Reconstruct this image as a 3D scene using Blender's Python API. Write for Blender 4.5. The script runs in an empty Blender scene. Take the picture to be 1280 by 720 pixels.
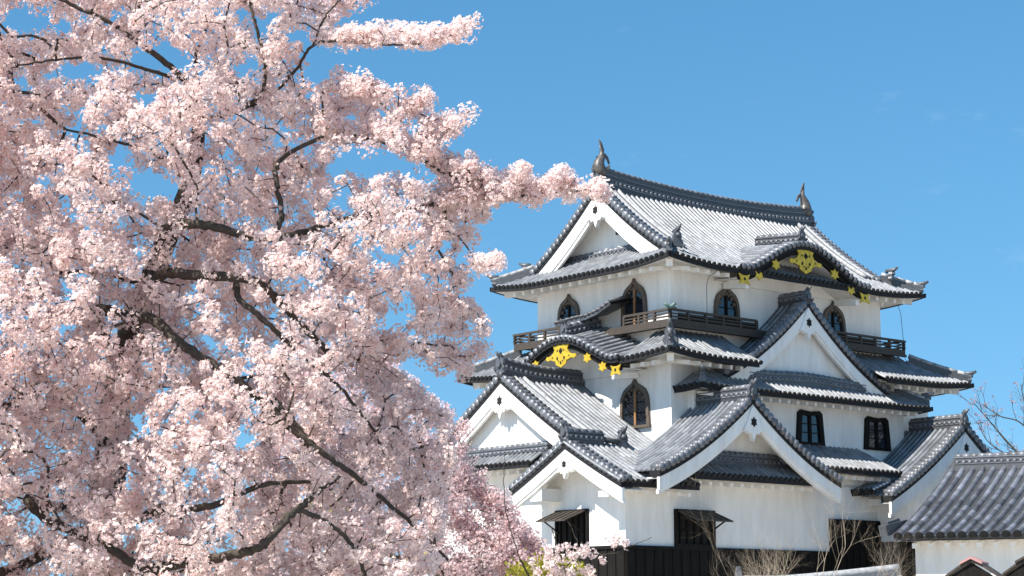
import bpy, bmesh, math, random
import numpy as np
from mathutils import Vector, Matrix, noise
rng = np.random.default_rng(7)
random.seed(7)
R = math.radians
sc = bpy.context.scene
COL = sc.collection

# ------------------------------------------------------------------ camera
EYE = 1.6
FPX = 2430.0                      # focal length in pixels of a 1280 wide picture
PITCH = math.atan(412 / FPX)
cam_d = bpy.data.cameras.new("camera"); cam = bpy.data.objects.new("camera", cam_d); COL.objects.link(cam)
cam.location = (0, 0, EYE); cam.rotation_euler = (math.pi / 2 + PITCH, 0, 0)
cam_d.sensor_width = 36; cam_d.lens = FPX / 1280 * 36; cam_d.clip_end = 9000; cam_d.clip_start = 0.1
sc.camera = cam
# ------------------------------------------------------------------ sky and sun
SUN_EL, SUN_AZ = R(50), R(231)     # azimuth from north (+Y) clockwise: behind the camera, to its left
w = bpy.data.worlds.new("World"); sc.world = w; w.use_nodes = True
nt = w.node_tree; nt.nodes.clear()
sky = nt.nodes.new("ShaderNodeTexSky"); sky.sky_type = 'NISHITA'; sky.sun_disc = False
sky.sun_elevation = SUN_EL; sky.sun_rotation = SUN_AZ; sky.altitude = 0
sky.air_density = 1.0; sky.dust_density = 0.25; sky.ozone_density = 3.0
tc = nt.nodes.new("ShaderNodeTexCoord")
mp = nt.nodes.new("ShaderNodeMapping"); mp.inputs['Scale'].default_value = (3.2, 3.2, 9.0); mp.inputs['Location'].default_value = (0.35, 0.2, 0.1)
nz = nt.nodes.new("ShaderNodeTexNoise"); nz.inputs['Scale'].default_value = 4.2; nz.inputs['Detail'].default_value = 6; nz.inputs['Roughness'].default_value = .62
cr = nt.nodes.new("ShaderNodeValToRGB"); cr.color_ramp.elements[0].position = .61; cr.color_ramp.elements[1].position = .82
cr.color_ramp.elements[0].color = (0, 0, 0, 1); cr.color_ramp.elements[1].color = (.13, .13, .13, 1)
mxc = nt.nodes.new("ShaderNodeMixRGB"); mxc.inputs['Color2'].default_value = (7.5, 7.8, 8.2, 1)
bg = nt.nodes.new("ShaderNodeBackground"); bg.inputs['Strength'].default_value = 0.084
wo = nt.nodes.new("ShaderNodeOutputWorld")
L = nt.links
sm = nt.nodes.new("ShaderNodeMapping"); sm.inputs['Scale'].default_value = (1, 1, .60); sm.inputs['Location'].default_value = (0, 0, .135)
L.new(tc.outputs['Generated'], sm.inputs['Vector']); L.new(sm.outputs[0], sky.inputs['Vector'])
L.new(tc.outputs['Generated'], mp.inputs['Vector']); L.new(mp.outputs[0], nz.inputs['Vector']); L.new(nz.outputs['Fac'], cr.inputs['Fac'])
L.new(cr.outputs['Color'], mxc.inputs['Fac']); hs = nt.nodes.new('ShaderNodeHueSaturation'); hs.inputs['Hue'].default_value = .489; hs.inputs['Saturation'].default_value = 1.27; L.new(sky.outputs['Color'], hs.inputs['Color']); L.new(hs.outputs[0], mxc.inputs['Color1'])
L.new(mxc.outputs['Color'], bg.inputs['Color']); L.new(bg.outputs[0], wo.inputs['Surface'])
sun_d = bpy.data.lights.new("sun", 'SUN'); sun_d.energy = 4.8; sun_d.angle = R(.5); sun_d.color = (1, .955, .88)
sun = bpy.data.objects.new("sun", sun_d); COL.objects.link(sun); sun.location = (-40, -40, 60)
sdir = Vector((math.sin(SUN_AZ) * math.cos(SUN_EL), math.cos(SUN_AZ) * math.cos(SUN_EL), math.sin(SUN_EL)))
sun.rotation_euler = sdir.to_track_quat('Z', 'Y').to_euler()
vs = sc.view_settings
vs.view_transform = 'Standard'; vs.look = 'None'; vs.gamma = 1; vs.use_curve_mapping = False; vs.exposure = .95
sc.render.engine = 'CYCLES'
sc.cycles.max_bounces = 9; sc.cycles.diffuse_bounces = 8; sc.cycles.transmission_bounces = 8; sc.cycles.transparent_max_bounces = 4

# ------------------------------------------------------------------ materials
def mat(name, col, rough=.7, var=.0, scale=6., var2=None, spec=.5, metal=0., tint=0., bump=0., bscale=30., stretch=(1, 1, 1), trans=0., coord='Object'):
    m = bpy.data.materials.new(name); m.use_nodes = True
    t = m.node_tree; b = t.nodes['Principled BSDF']; N = t.nodes.new; K = t.links.new
    b.inputs['Roughness'].default_value = rough; b.inputs['Metallic'].default_value = metal
    b.inputs['Specular IOR Level'].default_value = spec
    tcn = N("ShaderNodeTexCoord"); mpn = N("ShaderNodeMapping"); mpn.inputs['Scale'].default_value = stretch
    K(tcn.outputs[coord], mpn.inputs['Vector'])
    rgb = N("ShaderNodeRGB"); rgb.outputs[0].default_value = (*col, 1); cur = rgb.outputs[0]
    if var:
        n = N("ShaderNodeTexNoise"); n.inputs['Scale'].default_value = scale; n.inputs['Detail'].default_value = 7; n.inputs['Roughness'].default_value = .65
        K(mpn.outputs[0], n.inputs['Vector'])
        r = N("ShaderNodeMapRange"); r.inputs['From Min'].default_value = .3; r.inputs['From Max'].default_value = .7
        K(n.outputs['Fac'], r.inputs['Value'])
        mx = N("ShaderNodeMixRGB"); mx.inputs['Color1'].default_value = (*[c * (1 - var) for c in (var2 or col)], 1)
        mx.inputs['Color2'].default_value = (*[min(1, c * (1 + var * .6)) for c in col], 1)
        K(r.outputs[0], mx.inputs['Fac']); cur = mx.outputs[0]
    if tint:
        a = N("ShaderNodeAttribute"); a.attribute_name = 'tint'
        r = N("ShaderNodeMapRange"); r.inputs['To Min'].default_value = 1 - tint; r.inputs['To Max'].default_value = 1 + tint
        K(a.outputs['Fac'], r.inputs['Value'])
        h = N("ShaderNodeVectorMath"); h.operation = 'SCALE'; K(cur, h.inputs[0]); K(r.outputs[0], h.inputs['Scale']); cur = h.outputs[0]
    K(cur, b.inputs['Base Color'])
    if bump:
        n = N("ShaderNodeTexNoise"); n.inputs['Scale'].default_value = bscale; n.inputs['Detail'].default_value = 5; K(mpn.outputs[0], n.inputs['Vector'])
        bp = N("ShaderNodeBump"); bp.inputs['Strength'].default_value = bump; bp.inputs['Distance'].default_value = .02
        K(n.outputs['Fac'], bp.inputs['Height']); K(bp.outputs[0], b.inputs['Normal'])
    if trans:
        tr = N("ShaderNodeBsdfTranslucent"); K(cur, tr.inputs['Color']); ms = N("ShaderNodeMixShader"); ms.inputs[0].default_value = trans
        K(b.outputs[0], ms.inputs[1]); K(tr.outputs[0], ms.inputs[2]); K(ms.outputs[0], t.nodes['Material Output'].inputs['Surface'])
    return m
M = {
 'plaster': mat('plaster', (.82, .80, .765), .85, .10, 1.6, (.79, .765, .72), spec=.2, bump=.15, bscale=9, stretch=(1.6, 1.6, .28)),
 'roll': mat('roll_tile', (.215, .222, .234), .40, .4, 2.2, spec=.65, tint=.22, bump=.1, bscale=25),
 'flat': mat('flat_tile_shaded', (.030, .032, .036), .55, .35, 4., spec=.5, tint=.25),  # shade of the gutters between rolls painted in as a much darker colour
 'ridge': mat('ridge_tile', (.058, .06, .066), .5, .4, 9., spec=.6, tint=.3, bump=.3, bscale=18),
 'verge': mat('verge_tile', (.13, .135, .15), .42, .35, 6., spec=.7, tint=.3),
 'mortar': mat('mortar_roll', (.36, .36, .36), .6, .35, 7., (.28, .28, .28), spec=.4),
 'black': mat('eave_black', (.015, .015, .016), .7, .2, spec=.25),
 'oni': mat('ornament_tile', (.085, .09, .10), .45, .4, 10., spec=.6, bump=.4, bscale=14),
 'wood': mat('weathered_wood', (.060, .045, .034), .75, .45, 3., (.04, .032, .025), stretch=(1.5, 1.5, 12), bump=.2),
 'frame': mat('frame_wood', (.105, .08, .06), .7, .4, 5., bump=.2, stretch=(3, 3, 1)),
 'darkwood': mat('dark_wood', (.0095, .0075, .006), .75, .6, 1.2, (.004, .0035, .003), spec=.2, stretch=(9, 9, 1), bump=.25),
 'warm': mat('warm_wood', (.30, .15, .06), .6, .3, 4.),
 'gold': mat('gilt_plate', (.76, .50, .04), .38, .3, 9., (.58, .36, .03), metal=.35, bump=.5, bscale=12),
 'glass': mat('window_glass', (.012, .018, .028), .07, spec=.9),
 'void': mat('dark_interior', (.006, .006, .006), .9),
 'fish': mat('fish_ornament', (.10, .08, .062), .45, .5, 7., (.07, .07, .078), spec=.6, bump=.5, bscale=12),
 'stone': mat('stone_wall', (.26, .245, .22), .9, .4, 2., bump=.6, bscale=5),
 'ground': mat('ground', (.43, .395, .34), .95, .3, .4, (.36, .325, .28), bump=.4),
 'greytile': mat('gate_tile', (.105, .114, .138), .55, .6, 2.2, spec=.45, tint=.5),
 'bark': mat('bark', (.052, .038, .029), .85, .6, 9., (.085, .075, .05), bump=.8, bscale=22),
 'twigbare': mat('bare_twig', (.36, .29, .21), .8, .3, 5.),
 'copper': mat('red_sheet', (.42, .22, .20), .6, .2, 5.),
 'bronze': mat('green_bronze', (.10, .17, .15), .5, .4, 9.),
 'leaf': mat('young_leaf', (.29, .27, .03), .6, tint=.4, trans=.4, spec=.3),
 'petal': None,
}

# ------------------------------------------------------------------ mesh helpers
class MB:
    """collects faces; build() links them as ONE mesh object"""
    def __init__(s): s.v = []; s.f = []; s.m = []; s.t = []; s.sm = []
    def add(s, vs_, fs, mi=0, tint=None, smooth=False):
        o = len(s.v); s.v += [tuple(q) for q in vs_]
        s.t += [random.random() if tint is None else tint] * len(vs_) if not isinstance(tint, list) else tint
        for f in fs: s.f.append([i + o for i in f]); s.m.append(mi); s.sm.append(smooth)
    def box(s, p0, p1, mi=0):
        x0, y0, z0 = p0; x1, y1, z1 = p1
        s.add([(x0,y0,z0),(x1,y0,z0),(x1,y1,z0),(x0,y1,z0),(x0,y0,z1),(x1,y0,z1),(x1,y1,z1),(x0,y1,z1)],
              [(0,3,2,1),(4,5,6,7),(0,1,5,4),(1,2,6,5),(2,3,7,6),(3,0,4,7)], mi)
    def bar(s, p, q, wd, ht, mi=0, up=(0,0,1)):
        """box beam from p to q, width wd, height ht"""
        p = Vector(p); q = Vector(q); d = (q - p).normalized(); u = Vector(up)
        sd = d.cross(u).normalized() * wd / 2; u2 = sd.cross(d).normalized() * ht / 2
        c = [p - sd - u2, p + sd - u2, p + sd + u2, p - sd + u2]; e = [x + (q - p) for x in c]
        s.add(c + e, [(0,1,2,3),(7,6,5,4),(0,4,5,1),(1,5,6,2),(2,6,7,3),(3,7,4,0)], mi)
    def tube(s, pts, rad, n=6, mi=0, cap=True, smooth=True):
        pts = [Vector(p) for p in pts]; k = len(pts)
        if not hasattr(rad, '__len__'): rad = [rad] * k
        vv = []; ref = None
        for i, p in enumerate(pts):
            d = (pts[min(i+1, k-1)] - pts[max(i-1, 0)])
            d = d.normalized() if d.length > 1e-9 else Vector((0,0,1))
            if ref is None: ref = Vector((0,0,1)) if abs(d.z) < .9 else Vector((1,0,0))
            x = (ref - d * ref.dot(d)).normalized(); y = d.cross(x); ref = x
            for j in range(n):
                a = 2 * math.pi * j / n; vv.append(p + (x * math.cos(a) + y * math.sin(a)) * rad[i])
        fs = [(i*n+j, i*n+(j+1) % n, (i+1)*n+(j+1) % n, (i+1)*n+j) for i in range(k-1) for j in range(n)]
        if cap: fs += [tuple(range(n))[::-1], tuple(range((k-1)*n, k*n))]
        s.add(vv, fs, mi, smooth=smooth)
    def prism(s, poly, fn, w0, w1, mi=0):
        """polygon (x,y) list extruded between w0 and w1, mapped by fn(x,y,w)"""
        n = len(poly); vv = [fn(x, y, w0) for x, y in poly] + [fn(x, y, w1) for x, y in poly]
        s.add(vv, [tuple(range(n)), tuple(range(2*n-1, n-1, -1))] + [(i, (i+1) % n + 0, (i+1) % n + n, i + n) for i in range(n)], mi)
    def strip(s, A, B, mi=0, smooth=False):
        n = len(A); s.add(list(A) + list(B), [(i, i+1, n+i+1, n+i) for i in range(n-1)], mi, smooth=smooth)
    def band(s, A, B, C, D, mi=0):
        """closed four sided band along four parallel polylines"""
        n = len(A); fs = []
        for i in range(n-1):
            for k in range(4): fs.append((k*n+i, k*n+i+1, ((k+1) % 4)*n+i+1, ((k+1) % 4)*n+i))
        fs += [(0, n, 2*n, 3*n), (n-1, 4*n-1, 3*n-1, 2*n-1)]
        s.add(list(A)+list(B)+list(C)+list(D), fs, mi)
    def build(s, name, mats, parent=None, fixn=True):
        me = bpy.data.meshes.new(name); me.from_pydata(s.v, [], s.f)
        for m in (mats if isinstance(mats, (list, tuple)) else [mats]): me.materials.append(M[m])
        me.polygons.foreach_set('material_index', s.m); me.polygons.foreach_set('use_smooth', s.sm)
        at = me.attributes.new('tint', 'FLOAT', 'POINT'); at.data.foreach_set('value', s.t)
        if fixn:
            bm = bmesh.new(); bm.from_mesh(me); bmesh.ops.recalc_face_normals(bm, faces=bm.faces); bm.to_mesh(me); bm.free()
        me.update(); o = bpy.data.objects.new(name, me); COL.objects.link(o)
        if parent: o.parent = parent
        return o
def tag(o, label=None, cat=None, group=None, kind=None):
    for k, v in (('label', label), ('category', cat), ('group', group), ('kind', kind)):
        if v: o[k] = v
    return o
def empty(name, loc, rz=0.):
    o = bpy.data.objects.new(name, None); COL.objects.link(o); o.location = loc; o.rotation_euler = (0, 0, rz); o.empty_display_size = .5
    return o
def V(*a): return Vector(a)
def lerp(a, b, t): return a + (b - a) * t

# ------------------------------------------------------------------ ground (structure)
g = MB(); n = 40
gx = [-4000, -1500, -500, -200, -80, -40, -20, -8, 0, 8, 20, 40, 80, 200, 500, 1500, 4000]
gy = [-400, -60, -10, 0, 5, 10, 15, 20, 30, 45, 60, 80, 120, 250, 600, 1800, 5000]
g.add([(x, y, 0) for y in gy for x in gx], [(j*17+i, j*17+i+1, j*17+17+i+1, j*17+17+i) for j in range(16) for i in range(16)])
tag(g.build('ground', 'ground'), kind='structure')
# ------------------------------------------------------------------ castle keep
# local frame of the keep: x (a) runs along its long right-hand face, y (b) along its left-hand face, origin under the balcony corner
keep = empty('castle_keep', (5.925, 72.0, 0), R(39.8))
tag(keep, 'tall white plastered castle keep with layered grey tiled roofs and gold gable fittings', 'castle')

# ---- roofing helpers -------------------------------------------------------
def slope(mb, S, ss, dend, r=.072, tile=.34, discs=True, gut=True, d0=0.):
    """tiled slope. S(s,d)->point; ss: positions of the round tile rows; dend(s): length of each row"""
    up = 1
    rows = []
    for s in ss:
        de = dend(s)
        if de < d0 + .12: rows.append(None); continue
        n = max(1, int(round((de - d0) / tile)))
        ds = [lerp(d0, de, i / n) for i in range(n + 1)]
        P = [V(*S(s, d)) for d in ds]
        sd = (V(*S(s + .05, d0 + .02)) - V(*S(s - .05, d0 + .02))).normalized()
        rows.append((s, ds, P, sd))
        jit = random.uniform(-.006, .006)
        for i in range(n):
            t = (P[i+1] - P[i]).normalized(); nn = sd.cross(t)
            if nn.z < 0: nn = -nn
            nn.normalize()
            vv = []
            for p, rr in ((P[i] - t * .012, r * 1.035), (P[i+1], r * .965)):
                for k in range(6):
                    a = math.pi * k / 5
                    vv.append(p + sd * (math.cos(a) * rr + jit) + nn * (math.sin(a) * rr * 1.15 - .01))
            mb.add(vv, [(k, k+1, 7+k, 6+k) for k in range(5)], 0, smooth=True)
            mb.add(vv[:6], [(0, 1, 2, 3, 4, 5)], 0)
        if discs:
            t = (P[1] - P[0]).normalized(); nn = sd.cross(t); nn = nn if nn.z > 0 else -nn
            c = P[0] - t * .05 + nn * .012
            ring = [c + (sd * math.cos(2*math.pi*k/10) + nn * math.sin(2*math.pi*k/10)) * r * 1.22 for k in range(10)]
            mb.add(ring + [q + t * .07 for q in ring] + [c - t * .008], [(k, (k+1) % 10, 20) for k in range(10)] + [(k, (k+1) % 10, 10+(k+1) % 10, 10+k) for k in range(10)], 2)
    if not gut: return
    NF = 10
    for A, B in zip(rows[:-1], rows[1:]):
        if A is None or B is None: continue
        fs = []; vv = []
        for i in range(NF + 1):
            f = i / NF
            vv += [V(*S(A[0], lerp(d0, A[1][-1], f))), V(*S(B[0], lerp(d0, B[1][-1], f)))]
        for i in range(NF): fs.append((2*i, 2*i+1, 2*i+3, 2*i+2))
        mb.add(vv, fs, 1)
def rng_s(a, b, sp=.27):
    n = max(1, int(round((b - a) / sp))); return [lerp(a, b, i / n) for i in range(n + 1)]
def fascia(mb, P, out, h=.17, th=.10, drop=.01, mi=2):
    """dark eave board under the row ends along polyline P"""
    o = V(*out)
    A = [V(*p) + V(0,0,-drop) + o * .0 for p in P]; B = [p - o * th for p in A]
    C = [p + V(0,0,-h) for p in B]; D = [p + V(0,0,-h) for p in A]
    mb.band(A, B, C, D, mi)
class G:
    """frame of a gable: u sideways, w outwards, z up"""
    def __init__(s, axis, c, p): s.axis = axis; s.c = c; s.p = p
    def __call__(s, u, w, z):
        return V(s.p - w, s.c + u, z) if s.axis == 'W' else V(s.c + u, s.p - w, z)
def ridge(parent, g, w0, w1, zf, h=.55, wd=.36, name='ridge', layers=3):
    """layered ridge of flat tiles with a round cap; zf(w) gives the height of its foot"""
    mb = MB(); ws = [lerp(w0, w1, i / 12) for i in range(13)]
    hh = (h - .12) / layers
    for k in range(layers):
        x = wd / 2 * (1 - .10 * k) + (.03 if k == layers - 1 else 0)
        z0 = hh * k + (.025 if k else -.15); z1 = hh * (k + 1)
        mb.band([g(-x, q, zf(q) + z1) for q in ws], [g(x, q, zf(q) + z1) for q in ws], [g(x, q, zf(q) + z0) for q in ws], [g(-x, q, zf(q) + z0) for q in ws], 0)
        mb.band([g(-x - .025, q, zf(q) + z1 + .025) for q in ws], [g(x + .025, q, zf(q) + z1 + .025) for q in ws], [g(x + .025, q, zf(q) + z1 - .012) for q in ws], [g(-x - .025, q, zf(q) + z1 - .012) for q in ws], 1)
    # round cap tiles and small round ends in the middle course
    L_ = abs(w1 - w0); n = int(L_ / .3)
    for i in range(n):
        q0 = lerp(w0, w1, i / n); q1 = lerp(w0, w1, (i + 1) / n)
        mb.tube([g(0, q0, zf(q0) + h - .07), g(0, q1, zf(q1) + h - .07)], [.125, .105], 8, 1)
    n = int(L_ / .24)
    for i in range(n):
        q = lerp(w0, w1, (i + .5) / n)
        for sg in (-1, 1):
            x = wd / 2 * .95
            mb.tube([g(sg * (x - .05), q, zf(q) + hh * 1.5), g(sg * (x + .035), q, zf(q) + hh * 1.5)], .075, 6, 1)
    return mb.build(name, ['ridge', 'verge'], parent)
ONI = [(-.30, -.30), (-.42, -.12), (-.36, .02), (-.27, .06), (-.30, .26), (-.22, .44), (-.13, .50), (-.15, .64), (-.06, .58), (0, .78), (.06, .58), (.15, .64), (.13, .50), (.22, .44), (.30, .26), (.27, .06), (.36, .02), (.42, -.12), (.30, -.30)]
def oni(parent, g, w, z, s=1., name='ridge_end_tile'):
    mb = MB()
    mb.prism([(x * s, y * s) for x, y in ONI], lambda x, y, q: g(x, q, z + y), w - .10 * s, w + .05 * s)
    ring = [(math.cos(k * math.pi / 6) * .17 * s, math.sin(k * math.pi / 6) * .17 * s + .16 * s) for k in range(12)]
    mb.prism(ring, lambda x, y, q: g(x, q, z + y), w + .04 * s, w + .16 * s)
    mb.tube([g(0, w - .1, z + .5 * s), g(0, w + .12 * s, z + .60 * s), g(0, w + .28 * s, z + .78 * s)], [.09 * s, .085 * s, .07 * s], 8)
    for sg in (-1, 1):
        mb.tube([g(sg * .28 * s, w + .02, z - .12 * s), g(sg * .40 * s, w + .05, z - .02 * s), g(sg * .34 * s, w + .08, z + .08 * s)], [.07 * s, .06 * s, .03 * s], 6)
    return mb.build(name, 'oni', parent)
def corner_oni(parent, p, d, s=.8):
    """upright end tile on a hip: p point, d horizontal outward direction"""
    d = Vector(d).normalized(); sd = V(-d.y, d.x, 0)
    mb = MB()
    f = lambda x, y, q: V(*p) + sd * x + d * q + V(0, 0, y)
    mb.prism([(x * s * .8, y * s) for x, y in ONI], f, -.10, .06)
    mb.tube([f(0, .3 * s, 0), f(0, .3 * s, .14)], .13 * s, 10)
    mb.tube([f(0, .55 * s, -.25), f(0, .60 * s, .10), f(0, .80 * s, .28)], [.09, .085, .05], 8)
    return mb.build('ridge_end_tile', 'oni', parent)
def hip(parent, P, wd=.24, h=.26, name='hip_ridge'):
    """short ridge following points P down a hip"""
    mb = MB(); P = [V(*p) for p in P]; d = (P[-1] - P[0]); sd = V(-d.y, d.x, 0).normalized()
    for k in range(2):
        x = wd / 2 * (1 - .12 * k); z0 = -.12 if k == 0 else h * .42; z1 = h * .4 if k == 0 else h * .78
        mb.band([p - sd * x + V(0,0,z1) for p in P], [p + sd * x + V(0,0,z1) for p in P], [p + sd * x + V(0,0,z0) for p in P], [p - sd * x + V(0,0,z0) for p in P], 0)
    n = len(P)
    for i in range(n - 1): mb.tube([P[i] + V(0,0,h), P[i+1] + V(0,0,h)], [.095, .085], 8, 1)
    return mb.build(name, ['ridge', 'mortar'], parent)
class Along:
    """frame of a ridge that runs sideways along the foot of a gable"""
    def __init__(s, axis, p): s.axis = axis; s.p = p
    def __call__(s, u, w, z): return V(s.p + u, w, z) if s.axis == 'W' else V(w, s.p + u, z)
def soffit(parent, E, Wl, name='soffit'):
    """white plastered underside between eave polyline E and wall polyline Wl"""
    mb = MB(); mb.strip([V(*p) for p in E], [V(*p) for p in Wl]); mb.strip([V(*p) + V(0,0,.05) for p in E], [V(*p) + V(0,0,.05) for p in Wl])
    return mb.build(name, 'plaster', parent)
def rafters(parent, p0, p1, out, n, length=.85, s=.15, drop=.0):
    """row of plastered rafter ends from p0 to p1 (points under the eave), each its own part"""
    for i in range(n):
        p = V(*p0).lerp(V(*p1), (i + .5) / n) - V(0, 0, .09); o = V(*out)
        mb = MB(); mb.bar(p, p - o * length + V(0, 0, .12), s, s * 1.05)
        mb.build('rafter', 'plaster', parent)
def gable(roof, g, zf, uL, uR, depth, zbase, bw=.42, th=.12, drop=.24, pend=1., wall_u=None, kud=True, stubs=True, uS=None, wallname='gable_wall', bevel=True, hole=False):
    """gable end: verge tiles, black edge, white bargeboards, wall and pendant. zf(u) is the roof surface, uL<0<uR"""
    def seg(a, b, n): return [lerp(a, b, i / n) for i in range(n + 1)]
    def ang(u): return math.atan2(abs(zf(u + .02) - zf(u - .02)), .04)
    # verge: stubby round tiles
    vb = MB()
    for u1 in (uL, uR):
        L_ = 0; u = 0.; sg = 1 if u1 > 0 else -1
        lst = []
        while abs(u) < abs(u1):
            lst.append(u); u += sg * .27 * math.cos(ang(u))
        for u in lst:
            z = zf(u) + .06
            vb.tube([g(u, -.42, z + .015), g(u, -.02, z)], [.135, .125], 8, 0)
            vb.tube([g(u, -.06, z), g(u, .07, z - .005)], [.15, .15], 10, 0)
        us = seg(0, u1, 16)
        vb.band([g(u, .03, zf(u) - .01) for u in us], [g(u, -.5, zf(u) - .01) for u in us], [g(u, -.5, zf(u) - drop) for u in us], [g(u, .03, zf(u) - drop) for u in us], 1)
        if kud:
            for q, m_, rr, zz in ((-.55, 2, .10, .10), (-.78, 0, .09, .09), (-1.0, 2, .10, .12)):
                uk = seg(sg * .12, u1 * .97, 18)
                vb.tube([g(u, q, zf(u) + zz) for u in uk], rr, 8, m_)
    vb.build('verge', ['verge', 'black', 'mortar'], roof)
    for sg, u1 in ((-1, uL), (1, uR)):
        us = seg(0, u1, 18); mb = MB()
        def zz(u): return zf(u) - drop
        def hb(u): return (bw * (1 + .12 * abs(u / u1))) / max(.6, math.cos(ang(u)))
        mb.band([g(u, 0, zz(u)) for u in us], [g(u, -th, zz(u)) for u in us], [g(u, -th, zz(u) - hb(u)) for u in us], [g(u, 0, zz(u) - hb(u)) for u in us])
        if bevel:
            mb.band([g(u, -.05, zz(u) - hb(u) + .02) for u in us], [g(u, -th - .05, zz(u) - hb(u) + .02) for u in us], [g(u, -th - .05, zz(u) - hb(u) * 1.28) for u in us], [g(u, -.05, zz(u) - hb(u) * 1.28) for u in us])
        # underside back to the gable wall
        mb.strip([g(u, -th, zz(u) - .05) for u in us], [g(u, -depth, zz(u) - .05) for u in us])
        mb.build('bargeboard', 'plaster', roof)
    wl, wr = wall_u or (uL, uR)
    us = seg(wl, wr, 32)
    top = [(u, max(zbase + .01, zf(u) - drop - .02)) for u in us]
    mb = MB(); mb.prism([(wl, zbase)] + top + [(wr, zbase)], lambda x, y, q: g(x, q, y), -depth - .12, -depth)
    mb.build(wallname, 'plaster', roof)
    if pend:
        s = pend; zt_ = zf(0) - drop - bw * .95
        po = MB()
        sh = [(0, .30), (.16, .10), (.30, -.28), (.46, -.52), (.50, -.68), (.33, -.62), (.26, -.74), (.13, -.70), (0, -1.0)]
        sh = sh + [(-x, y) for x, y in sh[-2:0:-1]]
        po.prism([(x * s, y * s) for x, y in sh], lambda x, y, q: g(x, q, zt_ + y), -th - .02, .05)
        p_ = po.build('pendant', 'plaster', roof)
        st = MB(); pts = []
        for k in range(12):
            rr = .17 if k % 2 == 0 else .115
            pts.append((math.sin(k * math.pi / 6) * rr * s, -.30 * s + math.cos(k * math.pi / 6) * rr * s * 1.15))
        st.prism(pts, lambda x, y, q: g(x, q, zt_ + y), .03, .065)
        st.build('pendant_boss', 'void', roof)

def conc(za, H, hw, k):
    return lambda u: za - H * ((abs(u) / hw) + k * ((abs(u) / hw) - (abs(u) / hw) ** 2))

# ---- walls -----------------------------------------------------------------
def wall(p0, p1, name='wall', m='plaster'):
    mb = MB(); mb.box(p0, p1); return mb.build(name, m, keep)
wall((.7, .7, 11.5), (13.05, 8.45, 15.15))            # top storey
wall((0, 0, 7.0), (15.1, 9.7, 11.75))                 # middle storey
wall((.9, -.3, 7.6), (13.1, .02, 10.3))               # bay of the middle storey
wall((-3.4, 2.3, 1.5), (0.2, 9.6, 7.25))              # lower storey, left
wall((-3.8, -1.5, 3.98), (13.0, 2.4, 6.7))            # lower storey, near corner
wall((-3.8, -.5, 6.6), (0.1, 2.3, 7.2))
# dark boarded skirt of the lower storey
mb = MB()
mb.box((-3.84, -1.54, 1.2), (13.0, 2.44, 3.98)); mb.box((-3.9, -1.6, 3.98), (13.0, 2.5, 4.1))
for i in range(34): 
    x = -3.8 + i * .45; mb.box((x, -1.575, 1.3), (x + .055, -1.53, 3.98))
for i in range(9):
    y = -1.5 + i * .45; mb.box((-3.875, y, 1.3), (-3.83, y + .055, 3.98))
mb.box((-3.88, -1.58, 2.9), (13.0, -1.5, 2.98)); mb.box((-3.88, -1.57, 2.9), (-3.8, 2.45, 2.98))
mb.build('board_cladding', 'darkwood', keep)
mb = MB(); mb.box((-3.44, 2.44, 1.2), (0, 9.7, 3.9)); mb.build('board_cladding', 'darkwood', keep)
# battered stone base
mb = MB(); a0, a1, b0, b1 = -4.0, 15, -1.8, 10
for (z0, z1, e0, e1) in ((0, .6, .7, .45), (.6, 1.25, .45, .15)):
    vv = [(a0-e0, b0-e0, z0), (a1+e0, b0-e0, z0), (a1+e0, b1+e0, z0), (a0-e0, b1+e0, z0), (a0-e1, b0-e1, z1), (a1+e1, b0-e1, z1), (a1+e1, b1+e1, z1), (a0-e1, b1+e1, z1)]
    mb.add(vv, [(0,1,5,4),(1,2,6,5),(2,3,7,6),(3,0,4,7),(4,5,6,7)])
mb.build('stone_base', 'stone', keep)

# ---- top roof --------------------------------------------------------------
def lift(x, x0, x1, amt=.24, rng_=3.2):
    d = min(x - x0, x1 - x); return amt * max(0, 1 - d / rng_) ** 2
A0, A1, B0, B1 = -.72, 14.35, -.72, 9.83
DR = 5.28
def zt(d): t = d / DR; return 14.80 + 3.75 * (.68 * t + .32 * t * t)
def fade(d): return max(0, 1 - d / 2.2)
def S_top_s(a, d): return V(a, B0 + d, zt(d) + lift(a, A0, A1) * fade(d))
def S_top_n(a, d): return V(a, B1 - d, zt(d) + lift(a, A0, A1) * fade(d))
def S_top_w(b, d): return V(A0 + d, b, zt(d) + lift(b, B0, B1) * fade(d))
def S_top_e(b, d): return V(A1 - d, b, zt(d) + lift(b, B0, B1) * fade(d))
GA, GE = .45, 13.18
mb = MB()
for S in (S_top_s, S_top_n):
    slope(mb, S, rng_s(GA + .1, GE - .1), lambda s: DR - .1)
    slope(mb, S, rng_s(A0 + .1, GA + .1), lambda s: s - A0)
    slope(mb, S, rng_s(GE - .1, A1 - .1), lambda s: A1 - s)
for S in (S_top_w, S_top_e):
    slope(mb, S, rng_s(B0 + .1, B1 - .1), lambda s: min(2.25, s - B0, B1 - s))
sa = rng_s(A0, A1, .5); sb = rng_s(B0, B1, .5)
fascia(mb, [S_top_s(a, .0) for a in sa], (0, -1, 0)); fascia(mb, [S_top_n(a, .0) for a in sa], (0, 1, 0))
fascia(mb, [S_top_w(b, .0) for b in sb], (-1, 0, 0)); fascia(mb, [S_top_e(b, .0) for b in sb], (1, 0, 0))
roof1 = mb.build('roof', ['roll', 'flat', 'black'], keep); roof1['label'] = 'topmost hip and gable roof with bright grey tile rows'
dz = V(0, 0, -.19)
soffit(roof1, [S_top_s(a, .06) + dz for a in sa], [V(min(max(a, .7), 13.05), .7, 14.98) for a in sa])
soffit(roof1, [S_top_w(b, .06) + dz for b in sb], [V(.7, min(max(b, .7), 8.45), 14.98) for b in sb])
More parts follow.
